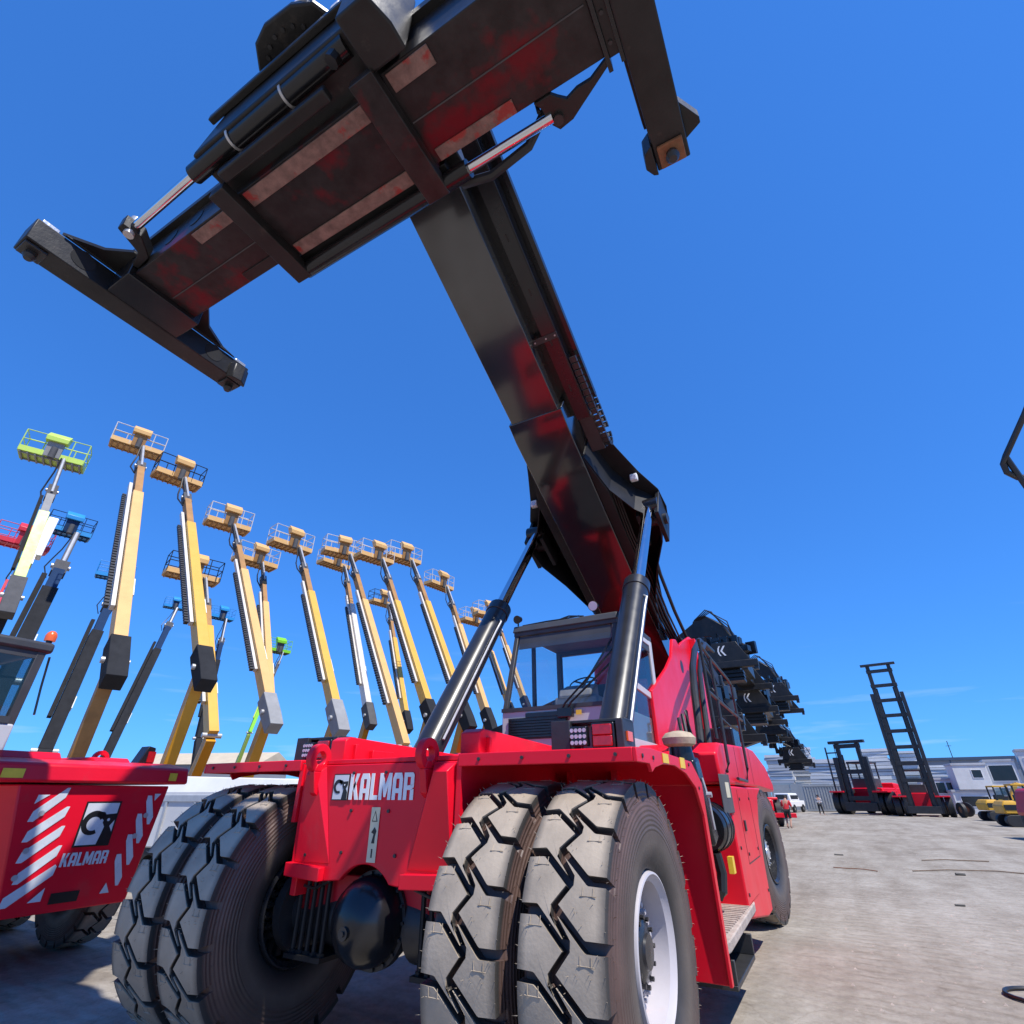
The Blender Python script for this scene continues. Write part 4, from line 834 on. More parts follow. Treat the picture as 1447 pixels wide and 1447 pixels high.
# end beams with twist locks
for sx, xc in ((-1, -2.93), (1, 3.22)):
    eb = part('end_beam', SP); hw = .145
    p = MB(); p.box(xc - hw, xc + hw, -3.42, -.88, ZB, ZB + .30); p.build('beam', 'spreader_black', eb, .012)
    xi = xc - sx * hw
    # trapezoid head plate that widens to the telescopic beam
    p = MB(); p.prism([(-3.18, ZB + .305), (-2.78, ZB + .42), (-2.62, ZB + .66), (-1.86, ZB + .66), (-1.70, ZB + .42), (-1.12, ZB + .305)], 'x', min(xi, xi - sx * .03), max(xi, xi - sx * .03)); p.build('head_plate', 'spreader_black', eb, .006)
    if sx < 0:
        p = MB(); p.box(xi, -2.34, -2.66, -1.84, ZB + .01, ZB + .62); p.build('neck', 'black', eb, .01)
        p = MB(); p.prism([(xi - .02, -3.20), (-2.60, -2.88), (-2.34, -2.70), (-2.34, -2.662), (xi - .02, -2.662)], 'z', ZB + .32, ZB + .36); p.build('gusset', 'spreader_black', eb)
        p = MB(); p.prism([(xi - .02, -1.25), (-2.60, -1.62), (-2.34, -1.80), (-2.34, -1.838), (xi - .02, -1.838)], 'z', ZB + .32, ZB + .36); p.build('gusset', 'spreader_black', eb)
    else:
        p = MB(); p.box(2.96, xi, -2.50, -2.02 + .14, ZB + .04, ZB + .58); p.build('neck', 'spreader_black', eb, .01)
        p = MB(); p.box(2.93, 2.965, -2.75, -1.80, ZB + .02, ZB + .64); p.build('flange_plate', 'black', eb, .004)
        p = MB(); p.box(xi - .035, xi, -2.7, -1.82, ZB + .02, ZB + .6); p.build('flange_plate', 'black', eb, .004)
        for yy in (-2.38, -2.18, -1.98): p = MB(); p.cyl((3.0, yy, ZB + .025), (3.0, yy, ZB + .04), .016, n=8); p.build('bolt', 'dark_metal', eb)
        p = MB(); p.prism([(3.366, -1.30), (3.50, -1.10), (3.50, -1.05), (3.366, -.98)], 'z', ZB + .10, ZB + .22); p.build('guide_arm', 'spreader_black', eb, .006)
        p = MB(); p.prism([(xi + .02, -3.20), (2.97, -2.78), (2.97, -2.76), (xi + .02, -2.7)], 'z', ZB + .32, ZB + .36); p.build('gusset', 'spreader_black', eb)
    for yy in (-3.30, -1.0):
        p = MB(); p.lathe([(0, 0), (0, .05), (-.06, .05), (-.09, .06), (-.13, .035), (-.13, 0)], 16, ax='z', o=(xc, yy, ZB)); p.build('twist_lock', 'dark_metal', eb)
        p = MB(); p.box(xc - .11, xc + .11, yy - .10, yy + .10, ZB - .035, ZB - .001); p.build('corner_shoe', 'rust' if sx > 0 else 'dark_metal', eb, .008)
        p = MB(); p.box(xc - .12, xc + .12, yy - .08, yy + .08, ZB + .301, ZB + .36); p.build('lock_gear', 'silver' if sx < 0 else 'dark_metal', eb, .01)
    p = MB(); p.prism([(xc - sx * .148, -.872), (xc - sx * .19, -.89), (xc - sx * .24, -.97), (xc - sx * .22, -1.10), (xc - sx * .148, -1.15)], 'z', ZB - .045, ZB + .2); p.build('corner_guide', 'spreader_black', eb, .01)
    p = MB()
    for yy in (-2.95, -1.38):
        p.cyl((xi - sx * .001, yy, ZB + .18), (xi - sx * .004, yy, ZB + .18), .12, n=24)
    p.build('sight_hole', 'slate', eb)

# ================================================================ red counterweight vehicle beside the reach stacker
NV = thing('yard_tractor', 'red heavy truck end with white diagonal stripes, square emblem and dark cab', 'truck', (-6.4, -.1, 0))
O = 1.8     # x of the striped face in the truck's own axes
p = MB(); p.loft([[(O, -.56, .62), (O, .68, .62), (O - .5, .90, .70), (O - .5, -.80, .70)], [(O + .02, -.82, 1.85), (O + .02, .82, 1.85), (O - .6, 1.02, 1.85), (O - .6, -1.05, 1.85)]]); p.build('end_plate', 'red', NV, .015)
p = MB(); p.box(-2.2, O - .3, -.75, .75, .7, 1.85); p.build('chassis', 'red_dusty', NV)
p = MB(); p.loft([[(O + .10, -1.25, 1.87), (O + .10, 1.02, 1.87), (-1.6, 1.10, 1.87), (-1.6, -1.30, 1.87)], [(O + .08, -1.22, 2.06), (O + .08, 1.0, 2.06), (-1.6, 1.08, 2.08), (-1.6, -1.28, 2.08)], [(O - .25, -1.12, 2.12), (O - .25, .92, 2.12), (-1.55, 1.0, 2.12), (-1.55, -1.2, 2.12)]]); p.build('hood', 'red', NV, .03)
p = MB(); p.prism([(O - .35, 2.12), (O - .45, 2.20), (-.6, 2.24), (-.6, 2.12)], 'y', -.95, -.35); p.build('hood_rail', 'red', NV, .02)
p = MB(); p.prism([(O - .45, 2.12), (O - .55, 2.18), (-.4, 2.20), (-.4, 2.12)], 'y', .05, .50); p.build('hood_rail', 'red', NV, .02)
p = MB(); ring = arc(.3, 2.18, .10, -50, 230, 14); hole = arc(.3, 2.18, .05, -50, 230, 14)
ringplate(p, ring, hole, .9, .95)
p.build('lifting_lug', 'red', NV)
# stripes, emblem, words: flat on the end plate (which faces +x)
def on_end(u, v): return V((O + .005 + (v - .62) * .0163, u, v))
def stripe(pts):
    q = MB(); P = [on_end(u, v) for u, v in pts]; n = len(P); q.add(P + [a + V((.003, 0, 0)) for a in P], [tuple(range(n)), tuple(range(n, 2 * n))] + [(i, (i + 1) % n, n + (i + 1) % n, n + i) for i in range(n)]); q.build('reflective_stripe', 'reflector', NV)
lo = [(-.58, .72), (-.54, .92), (-.58, 1.11), (-.60, 1.30), (-.62, 1.49)]
for k, (u, v) in enumerate(lo):
    u2 = u + (.34 if k < 4 else .30); stripe([(u, v), (u + .02, v + .10), (u2 - .03, v + .33), (u2, v + .33), (u2 - .02, v + .23), (u + .05, v)] if k > 0 else [(u, v), (u + .01, v + .09), (u + .38, v + .35), (u + .40, v + .33), (u + .39, v + .25), (u + .06, v)])
stripe([(-.62, 1.66), (-.61, 1.75), (-.50, 1.75)]); stripe([(-.34, .74), (-.22, .86), (-.22, .74)])
for k, (u, v) in enumerate([(.44, .80), (.50, 1.00), (.54, 1.22), (.60, 1.42)]): stripe([(u + .10, v), (u + .12, v + .08), (u + .03, v + .32), (u - .02, v + .32), (u - .02, v + .25), (u + .07, v)])
stripe([(.68, 1.68), (.74, 1.76), (.66, 1.76)]); stripe([(.36, .74), (.46, .74), (.40, .84)])
badge(NV, on_end(-.10, 1.22) + V((.001, 0, 0)), (0, 1, 0), (.0163, 0, 1), .46, .84)
p = MB(); lettering(p, 'KALMAR', on_end(-.16, 1.04), (0, 1, 0), (.0163, 0, 1), .13, 1.22); p.build('lettering', 'reflector', NV)
for u, v in ((-.52, 1.57), (-.53, 1.22), (-.54, .98), (.62, 1.52), (.56, 1.30)):
    p = MB(); q = on_end(u, v); p.cyl(q + V((.003, 0, 0)), q + V((.012, 0, 0)), .028, n=14); p.build('bolt_cap', 'galv', NV)
p = MB(); q = on_end(-.14, .68); p.add([on_end(a, b) + V((.001, 0, 0)) for a, b in ((-.14, .70), (.14, .70), (.14, .80), (-.14, .80))], [(0, 1, 2, 3)]); p.build('tow_slot', 'sticker_black', NV)
p = MB(); p.box(O + .101, O + .104, .74, .84, 1.91, 2.0); p.build('sticker', 'yellow_sticker', NV)
p = MB(); p.box(O + .101, O + .104, -1.05, -.85, 1.91, 2.0); p.build('sticker', 'yellow_sticker', NV)
for yy, sd in ((.95, 1), (-1.1, -1)):
    for xx in (.25, -1.7):
        wq = part('wheel', NV); wq.location = (xx, yy, .74); wq.rotation_euler = (0, 0, R_(90) if sd > 0 else R_(-90)); wq.scale = (.8, .8, .8)
        inst('tyre', TYRE, wq); inst('rim', RIM, wq); inst('hub', HUB, wq)
cb = part('cab', NV); cb.location = (.1, -1.45, 2.12)
p = MB(); p.box(-1.2, .55, -.8, .78, 0, .42); p.build('cab_base', 'cab_grey', cb, .03)
p = MB(); p.box(-1.25, .62, -.84, .84, 1.30, 1.44); p.build('cab_roof', 'cab_dark', cb, .04)
for a, b in ((-1.15, -.75), (-1.15, .73), (.48, -.75), (.48, .73)): p = MB(); p.beam((a, b, .4), (a + (.06 if a > 0 else 0), b + .0, 1.32), .10, .10, up=(1, 0, 0)); p.build('pillar', 'cab_dark', cb, .01)
p = MB(); p.box(.50, .56, -.72, .70, .42, .50); p.box(.52, .58, -.72, .70, 1.22, 1.30); p.build('window_frame', 'cab_dark', cb)
p = MB(); p.plate([(.52, -.70, .5), (.52, .69, .5), (.56, .69, 1.22), (.56, -.70, 1.22)], .006); p.build('windscreen', 'glass_dark', cb)
p = MB(); p.box(-1.1, .45, .74, .746, .44, 1.28); p.build('side_window', 'glass_dark', cb)
p = MB(); p.box(-1.14, -1.10, -.7, .7, .42, 1.30); p.build('rear_wall', 'cab_dark', cb)
p = MB(); p.box(-.6, -.3, -.3, .3, .42, 1.0); p.build('seat', 'cab_dark', cb, .04)
p = MB(); p.tube([(.5, .86, 1.28), (.45, .92, .9), (.5, .95, .55)], .014); p.build('mirror_arm', 'black', cb)
p = MB(); p.lathe([(0, 0), (0, .035), (.05, .035), (.05, 0)], 16, ax='z', o=(.45, .80, 1.44)); p.build('beacon_foot', 'black', cb)
p = MB(); p.lathe([(.05, 0), (.05, .065), (.12, .068), (.16, .055), (.185, .03), (.19, 0)], 20, ax='z', o=(.45, .80, 1.44)); p.build('beacon', 'amber', cb)
lp = part('tail_lamp_box', NV); lp.location = (.95, .90, 2.12)
p = MB(); p.prism([(-.22, 0), (.0, .0), (-.02, .22), (-.12, .24)], 'x', 0, .2); p.build('lamp_housing', 'black', lp, .01)
p = MB(); p.box(.2, .215, -.11, -.01, .03, .17); p.build('tail_lens', 'red_lens', lp)

# white covered trailer behind the wheels
TR = thing('white_trailer', 'white flat-topped trailer body showing above the shaded front wheel', 'trailer', (-8.6, 5.2, 0), R_(8))
p = MB(); p.loft([[(-4.6, -1.1, .75), (2.4, -1.1, .75), (2.4, 1.1, .75), (-4.6, 1.1, .75)], [(-4.6, -1.1, 1.80), (2.4, -1.1, 1.80), (2.4, 1.1, 1.80), (-4.6, 1.1, 1.80)], [(-4.5, -.9, 2.20), (1.9, -.9, 2.04), (1.9, .9, 2.04), (-4.5, .9, 2.20)]]); p.build('body', 'panel_white', TR, .03)
p = MB(); p.box(-4.62, 2.42, -1.13, -1.10, 1.62, 1.74); p.build('side_rail', 'galv', TR)
for k in range(6): p = MB(); p.box(-2.3 + k * .85, -2.24 + k * .85, -1.13, -1.10, .8, 1.61); p.build('side_post', 'galv', TR)
for xx in (-1.6, 1.4):
    for yy in (-.95, .95):
        p = MB(); p.lathe([(-.1, .2), (-.12, .36), (-.1, .42), (.1, .42), (.12, .36), (.1, .2)], 28, ax='y', o=(xx, yy, .42), closed=True); p.build('wheel', 'rubber', TR)

# ================================================================ boom lifts
def boom_lift(name, label, group, E, T, c_boom, c_base, c_basket, c_elbow, c_low, hd=(-.956, .294), lean=1.6, track=True, sz=1., basket_rail='galv', elbow=True, wide=2.4):
    E = V(E); T = V(T) + V((-.4, -.15, .75)); h = V((hd[0], hd[1], 0)).normalized(); rz = math.atan2(h.y, h.x)
    base = V((E.x, E.y, 0)) + h * lean
    root = thing(name, label, 'boom lift', base, rz, group)
    M = Matrix.Rotation(-rz, 3, 'Z'); e = M @ (E - base); t = M @ (T - base)
    d = (t - e); L = d.length; d.normalize(); side = V((0, 1, 0)); JL = 2.2 * min(sz, 1.2); j = t - d * JL
    nrm = d.cross(side).normalized()
    # telescopic upper boom
    k = e + d * (L - JL) * .80
    p = MB(); p.beam(e, k, .36 * sz, .50 * sz, up=nrm); ub = p.build('upper_boom', c_boom, root, .012)
    p = MB(); p.beam(k, j, .27 * sz, .38 * sz, up=nrm); p.build('boom_extension', c_base, ub, .01)
    p = MB(); o_ = side * (.26 * sz) - nrm * .0; p.beam(e + o_ + d * L * .16, k + o_ + d * .9, .12 * sz, .2 * sz, up=nrm); p.build('hose_duct', 'pale_metal' if track else c_low, ub, .01)
    if track:
        p = MB(); o_ = side * (.42 * sz); n = 46; a0 = e + o_ + d * L * .16; a1 = k + o_ - d * .2
        for i in range(n):
            q = a0 + (a1 - a0) * (i / n); p.beam(q, q + (a1 - a0) * (.60 / n), .13 * sz, .14 * sz, up=nrm)
        p.build('cable_track', 'dark_metal', ub)
    # wrist: slim dark jib with cylinder
    t2 = t - V((0, 0, .0)); p = MB(); p.beam(j - d * .2, j + d * .55, .34 * sz, .36 * sz, up=nrm); p.beam(j + d * .3, t2, .15 * sz, .20 * sz, up=nrm); jb = p.build('jib', 'elbow_grey', root, .01)
    p = MB(); p.cyl(j + nrm * .22 + d * .1, t2 + nrm * .14, .05 * sz, n=10); p.build('jib_cylinder', 'galv', jb)
    # elbow and lower boom
    if elbow:
        p = MB(); a = e - d * .85 * sz; q = [a - nrm * .20 * sz, e + d * .15 * sz - nrm * .31 * sz, e + d * .75 * sz - nrm * .30 * sz, e + d * .75 * sz + nrm * .30 * sz, e - d * .25 * sz + nrm * .36 * sz, a + nrm * .34 * sz]
        p.loft([[v + side * s_ for v in q] for s_ in (-.25 * sz, .25 * sz)]); p.build('elbow', c_elbow, root, .02)
    b0 = V((-.2, 0, 1.5)); dl = (e - b0).normalized(); nl = dl.cross(side).normalized()
    p = MB(); p.beam(b0, e - dl * .1, .34 * sz, .44 * sz, up=nl); lb = p.build('lower_boom', c_low, root, .012)
    p = MB(); p.cyl(b0 - nl * .35 + dl * .3, b0 + dl * (e - b0).length * .62 - nl * .28, .09, n=12); p.build('lift_ram', 'dark_metal', lb)
    # turntable and chassis
    p = MB(); p.box(-1.5, 1.4, -1.0, 1.0, .95, 1.75); p.build('turntable', c_base, root, .05)
    p = MB(); p.box(-1.7, 1.7, -.8, .8, .5, .93); p.build('chassis', 'slate', root, .03)
    for sx_ in (-1, 1):
        for sy_ in (-1, 1):
            p = MB(); p.lathe([(-.17, .22), (-.19, .42), (-.15, .52), (.15, .52), (.19, .42), (.17, .22)], 24, ax='y', o=(sx_ * 1.35, sy_ * 1.05, .52), closed=True); p.build('wheel', 'rubber', root)
    # basket: long axis across the boom
    rv = random.Random(int(E.x * 37 + E.y * 11)); wide = wide * rv.uniform(.88, 1.05)
    p = MB(); p.cyl(e - side * .34 * sz, e + side * .34 * sz, .09 * sz, n=14); p.build('elbow_pin', 'galv', root)
    p = MB(); p.cyl(j + d * .3 - side * .22 * sz, j + d * .3 + side * .22 * sz, .07 * sz, n=12); p.build('jib_pin', 'galv', root)
    p = MB(); q0 = j - d * .5 + side * .2 * sz; p.tube([q0, j + d * .2 + side * .34 * sz - nrm * .1, j + d * .9 + side * .26 * sz - nrm * .22, j + d * 1.5 + side * .16 * sz - nrm * .1, t + V((0, .1, .1))], .035, 6); p.build('jib_hose', 'hose', root)
    p = MB(); p.beam(e + d * L * .20 - side * (.20 * sz), e + d * L * .26 - side * (.20 * sz), .05, .4 * sz, up=nrm); p.build('boom_plate', 'white_paint', ub)
    bk = part('basket', root); bk.location = t + V((.25, .30 + rv.uniform(-.15, .2), .1)); bk.rotation_euler = (0, 0, R_(rv.uniform(-9, 9))); W_ = wide / 2; D_ = .92
    p = MB(); p.box(0, D_, -W_, W_, 0, .05); p.build('floor', c_basket, bk, .008)
    p = MB(); p.box(-.015, .0, -W_, W_, 0, .26); p.box(D_, D_ + .015, -W_, W_, 0, .22); p.box(0, D_, W_, W_ + .015, 0, .24); p.box(0, D_, -W_ - .015, -W_, 0, .24); p.build('toe_board', c_basket, bk)
    p = MB()
    for i in range(9): p.box(.02, D_ - .02, -W_ + .08 + i * (2 * W_ - .2) / 8, -W_ + .14 + i * (2 * W_ - .2) / 8, -.07, -.002)
    p.box(.1, .16, -W_ + .05, W_ - .05, -.06, -.003); p.box(D_ - .16, D_ - .10, -W_ + .05, W_ - .05, -.06, -.003); p.build('floor_frame', c_base, bk)
    p = MB(); r = .022
    cn = [(0, -W_), (D_, -W_), (D_, W_), (0, W_)]
    for z_ in (.62, 1.10):
        for a, b in zip(cn, cn[1:] + cn[:1]): p.cyl((a[0], a[1], z_), (b[0], b[1], z_), r, n=6)
    for a in cn + [(0, -W_ / 2), (0, W_ / 3), (D_, -W_ / 2), (D_, 0), (D_, W_ / 2)]: p.cyl((a[0], a[1], .05), (a[0], a[1], 1.10), r, n=6)
    p.build('guard_rail', basket_rail, bk)
    p = MB(); p.prism([(-.28, .72), (-.30, .95), (.05, 1.28), (.30, 1.22), (.06, .72)], 'y', -.42, .42); p.build('control_box', c_basket, bk, .02)
    p = MB(); p.prism([(-.06, .0), (-.02, .0), (.02, .72), (-.16, .72)], 'y', -.30, .30); p.build('basket_post', c_base, bk, .01)
    p = MB(); p.cyl((-.14, -.02, -.10), (-.14, -.02, .45), .13, n=12); p.build('basket_rotator', 'elbow_grey', bk)
    return root
YG = 'row of yellow boom lifts'
def L_(E, T, label, cb='tan_boom', base='brown_boom', bk='tan_boom', el='elbow_grey', low='yellow_deep', rail='pale_metal', grp=YG, **k):
    return boom_lift('boom_lift', label, grp, E, T, cb, base, bk, el, low, basket_rail=rail, **k)
L_((-16.1, 4.7, 5.5), (-25.1, 6.7, 17.5), 'tallest tan boom lift of the row, leaning across the sky beside the lime one', low='brown_boom', el='slate', sz=1.15)
L_((-14.1, 6.4, 5.4), (-21.7, 7.7, 15.0), 'yellow boom lift second along the row, dark elbow above the red truck', 'yellow_boom', el='slate', rail='slate')
L_((-16.9, 9.1, 3.7), (-22.1, 10.4, 10.6), 'short boom lift whose basket hangs half behind the second yellow boom', 'yellow_boom', rail='slate', elbow=False)
L_((-14.4, 9.5, 4.4), (-22.0, 11.0, 13.9), 'pale tan boom lift third along the row with light grey elbow', el='elbow_light', sz=.95)
L_((-18.0, 12.3, 4.9), (-23.8, 14.4, 13.3), 'lower boom lift tucked just behind the pale tan third boom', sz=.85, elbow=False)
L_((-14.1, 12.5, 4.5), (-20.8, 14.5, 13.7), 'yellow boom lift with brown joint, standing alone above the shaded wheel', 'yellow_boom', el='elbow_light')
L_((-13.1, 15.7, 3.6), (-20.7, 18.3, 14.7), 'long tan boom lift running down behind the red nose, no elbow showing', elbow=False)
L_((-17.5, 17.9, 5.4), (-23.6, 20.6, 15.3), 'pale boom lift crossing close behind the long tan boom', 'pale_metal', el='elbow_grey', sz=.9)
L_((-12.7, 16.9, 5.0), (-18.7, 19.2, 14.3), 'yellow boom lift with dark jib next after the crossing pair', 'yellow_boom', el='slate')
L_((-22.5, 27.0, 6.3), (-27.7, 29.9, 15.9), 'small boom lift farther back, basket low beneath its neighbours', 'yellow_boom', el='slate', rail='slate')
L_((-12.3, 19.2, 5.2), (-18.4, 21.7, 15.1), 'yellow boom lift whose lower end passes behind the shaded lift cylinder', 'yellow_boom', el='slate')
L_((-14.4, 24.9, 5.7), (-19.6, 27.5, 15.3), 'tan boom lift just outside the shaded lift cylinder', el='slate')
L_((-16.3, 31.1, 7.1), (-19.7, 32.9, 13.8), 'far boom lift between the shaded cylinder and the cab, paler basket', 'tan_boom', el='slate', sz=.8)
L_((-14.6, 30.2, 7.3), (-17.7, 31.9, 13.8), 'far boom lift seen through the edge of the cab glass', 'tan_boom', el='slate', sz=.8)
BG_ = 'blue and coloured boom lifts behind the yellow row'
hb = (-.956, .294)
L_((-30.0, 6.6, 6.5), (-31.7, 7.7, 14.3), 'blue basket boom lift on dark boom beside the lime lift', 'slate', 'navy', 'blue', 'slate', 'slate', 'navy', BG_, track=False, lean=-1.6, elbow=False, sz=1.9)
L_((-37.4, 12.2, 4.0), (-40.1, 14.1, 15.3), 'bright blue basket showing past the tallest tan boom, dark boom below', 'slate', 'navy', 'blue', 'slate', 'slate', 'blue', BG_, track=False, lean=-2, elbow=False, sz=1.9)
L_((-55.5, 24.2, 4.5), (-58.6, 28.3, 20.0), 'far blue lift on a long dark boom between the first two yellow ones', 'slate', 'navy', 'blue', 'slate', 'slate', 'blue', BG_, track=False, lean=-2, elbow=False, sz=2.0)
L_((-45.1, 26.2, 6.1), (-46.9, 27.3, 16.7), 'small blue lift between the second and third yellow booms', 'slate', 'navy', 'blue', 'slate', 'slate', 'blue', BG_, track=False, lean=-2, elbow=False, sz=1.4)
L_((-32.6, 6.0, 7.6), (-33.2, 6.4, 13.3), 'red basket boom lift half hidden behind the lime boom', 'pink_red', 'pink_red', 'pink_red', 'slate', 'pink_red', 'pink_red', BG_, track=False, lean=-1.6, elbow=False)
lm_ = L_((-22.3, 3.3, 8.3), (-24.1, 3.6, 14.5), 'lime green boom lift with white box on its boom and grey elbow', 'lime', 'elbow_light', 'lime', 'elbow_grey', 'slate', 'lime', BG_, track=False, lean=3.2, sz=1.0)
p = MB(); p.beam((-2.35, -.10, 10.2), (-1.85, -.10, 12.1), .34, .40, up=(1, 0, 0)); p.build('white_box', 'white_paint', lm_, .03)
gr = L_((-36.0, 24.5, 6.0), (-37.5, 27.6, 12.3), 'green basket lift on a folded lime arm, low between third and fourth yellow booms', 'green', 'elbow_grey', 'green', 'elbow_grey', 'lime', 'green', BG_, track=False, lean=2.5, sz=.7, elbow=False)
L_((-30.5, -.8, 7.6), (-32.8, .6, 13.6), 'brown basket boom lift cut by the edge of the picture above the red basket', 'tan_boom', 'brown_boom', 'tan_boom', 'slate', 'brown_boom', 'brown_boom', BG_, track=False, lean=-1.5, elbow=False)
WB = thing('white_boom', 'white box boom with dark lettering leaning up from behind the red truck', 'boom', (-29.5, 6.0, 0), R_(163))
p = MB(); p.beam((2.0, 0, 1.2), (-2.4, .3, 5.6), .55, .6, up=(1, 0, 1)); p.build('boom_box', 'white_paint', WB, .02)
p = MB(); p.box(-1.2, 3.0, -1.0, 1.0, .5, 1.5); p.build('carrier', 'white_paint', WB, .05)
for xx in (-.7, 2.4):
    for yy in (-1.05, 1.05): p = MB(); p.lathe([(-.15, .2), (-.15, .48), (.15, .48), (.15, .2)], 20, ax='y', o=(xx, yy, .48), closed=True); p.build('wheel', 'rubber', WB)

# ================================================================ black-boomed reach stackers beyond
def chevrons(parent, o, s):
    """white double-stroke mark on a plate that faces -y"""
    p = MB()
    for dx, w_ in ((0, .10), (.20, .10)):
        if dx == 0: pts = [(.20, 1.0), (.06, .80), (0, .5), (.06, .2), (.20, 0), (.32, 0), (.19, .22), (.13, .5), (.19, .78), (.32, 1.0)]
        else: pts = [(.62, 1.0), (.28, .5), (.62, 0), (.80, 0), (.46, .5), (.80, 1.0)]
        flat(p, [(a * s, b * s) for a, b in (pts[::-1])], o, (1, 0, 0), (0, 0, 1), .006)
    p.build('mark', 'white_paint', parent)
def far_stacker(label, x, y, z, sc=1.0, pitch=1.0):
    """machine facing +x; its spreader hangs at (x, y..y+6.1, z)"""
    rz = R_(-17); X = 8.6; Z = z
    root = thing('reach_stacker', label, 'reach stacker', (x - X * math.cos(rz), y + 3.05 - X * math.sin(rz), 0), rz, 'row of far reach stackers with black booms')
    p = MB(); p.box(-3.5, 3.6, -1.1, 1.1, .8, 1.9); p.build('chassis', 'red', root, .03)
    p = MB(); p.box(-4.4, -1.5, -1.7, 1.7, .9, 2.5); p.build('counterweight', 'red', root, .06)
    for xx in (-2.6, 3.0):
        for yy in ((-1.75, 1.75, -1.1, 1.1) if xx > 0 else (-1.5, 1.5)):
            p = MB(); p.lathe([(-.24, .35), (-.26, .7), (-.22, .86), (.22, .86), (.26, .7), (.24, .35)], 28, ax='y', o=(xx, yy, .86), closed=True); p.build('wheel', 'rubber', root)
    p = MB(); p.box(.2, 1.9, -.8, .8, 1.9, 3.8); p.build('cab', 'black', root, .05)
    p = MB(); p.box(1.90, 1.91, -.7, .7, 2.6, 3.7); p.build('windscreen', 'window_dark', root)
    t = V((X - 1.4, 0, Z + 2.55)); a = V((-3.4, 0, 3.9)); d = (t - a).normalized()
    p = MB(); p.beam(a, a + (t - a) * .62, .95, 1.0, up=(0, 0, 1)); p.build('outer_boom', 'spreader_black', root, .02)
    p = MB(); p.beam(a + (t - a) * .6, t, .80, .82, up=(0, 0, 1)); p.build('inner_boom', 'spreader_black', root, .02)
    p = MB(); p.beam((2.6, .9, 1.8), a + (t - a) * .5 + V((0, .9, -.2)), .3, .3); p.build('lift_cylinder', 'dark_metal', root); p = MB(); p.beam((2.6, -.9, 1.8), a + (t - a) * .5 + V((0, -.9, -.2)), .3, .3); p.build('lift_cylinder', 'dark_metal', root)
    # gooseneck
    p = MB(); hp = [(X - 1.9, Z + 2.2), (X - 1.6, Z + 3.0), (X - .9, Z + 3.15), (X - .1, Z + 2.5), (X + .35, Z + 1.6), (X + .35, Z + 1.0), (X - .25, Z + 1.0), (X - .3, Z + 1.5), (X - .8, Z + 2.05)]
    p.prism(hp, 'y', -.42, .42); hd_ = p.build('boom_head', 'spreader_black', root, .03)
    p = MB()
    for k in range(4): p.tube([(X - 1.5 + .1 * k, -.45, Z + 3.0), (X - .8 + .1 * k, -.5, Z + 3.4 - .05 * k), (X + .2, -.5, Z + 2.6 - .2 * k), (X + .45, -.45, Z + 1.5)], .03, 6)
    p.build('hose', 'hose', hd_)
    p = MB(); p.cyl((X, 0, Z + .62), (X, 0, Z + 1.0), .7, n=24); p.build('slew_ring', 'dark_metal', root)
    p = MB(); p.box(X + .35, X + .75, -.5, .3, Z + 1.05, Z + 1.45); p.box(X - .7, X - .35, -.6, .4, Z + .95, Z + 1.25); p.box(X + .5, X + .62, -.4, -.3, Z + 1.45, Z + 1.8); p.build('valve_block', 'dark_metal', root, .03)
    rq = random.Random(int(y * 13)); p = MB()
    for k in range(34):
        cx_, cy_, cz_ = X + rq.uniform(-.9, .95), rq.uniform(-2.9, .5), Z + rq.uniform(.55, 1.5); a_, b_, c_ = rq.uniform(.05, .22), rq.uniform(.05, .2), rq.uniform(.05, .3); p.box(cx_ - a_, cx_ + a_, cy_ - b_, cy_ + b_, cz_ - c_, cz_ + c_)
    for k in range(9):
        x0_ = X + rq.uniform(-.8, .6); y0_ = rq.uniform(-2.8, .2); p.tube([(x0_, y0_, Z + .6), (x0_ + rq.uniform(-.2, .4), y0_, Z + 1.3 + rq.random() * .5), (x0_ + rq.uniform(.2, .7), y0_ + .2, Z + 1.1), (x0_ + .6, y0_ + .3, Z + .6)], .028, 6)
    p.build('hydraulic_fittings', 'black', root, kind='stuff')
    sp = part('spreader', root); sp.location = (X, 0, 0); sp.rotation_euler = (0, 0, -rz); X_, X = X, 0.
    p = MB(); p.box(X - .62, X + .62, -1.3, 1.3, Z + .1, Z + .62); p.build('spreader_frame', 'spreader_black', sp, .02)
    p = MB(); p.box(X - .40, X + .40, -3.0, 3.0, Z + .08, Z + .55); p.build('spreader_beam', 'spreader_black', sp, .02)
    for sy in (-1, 1):
        p = MB(); p.box(X - 1.22, X + 1.22, sy * 3.05 - .15, sy * 3.05 + .15, Z - .12, Z + .16); p.build('end_beam', 'spreader_black', sp, .02)
        p = MB(); p.prism([(X - .85, Z + .161), (X - .62, Z + .75), (X - .5, Z + .98), (X + .5, Z + .98), (X + .62, Z + .75), (X + .95, Z + .161)], 'y', sy * 3.05 - .06, sy * 3.05 + .06); p.build('end_plate', 'spreader_black', sp, .015)
        for xx in (-1.12, 1.12): p = MB(); p.box(X + xx - .08, X + xx + .08, sy * 3.05 - .12, sy * 3.05 + .12, Z - .26, Z - .125); p.build('twist_lock', 'dark_metal', sp)
    p = MB()
    for k in range(3): p.box(X - .55, X + .55, -3.0, -2.3, Z - .30 - .16 * k, Z - .20 - .16 * k)
    p.box(X - .45, X + .45, -2.9, -2.4, Z - .6, Z + .1); p.build('guide_stack', 'spreader_black', sp)
    chevrons(sp, (X - .30, -3.114, Z + .42), .42)
    X = X_
    lp_ = MB(); lettering(lp_, 'KALMAR', a + (t - a) * .62 + V((0, -.486, -.30)), d, V((-d.z, 0, d.x)), .42, 1.2); lp_.build('lettering', 'white_paint', root)
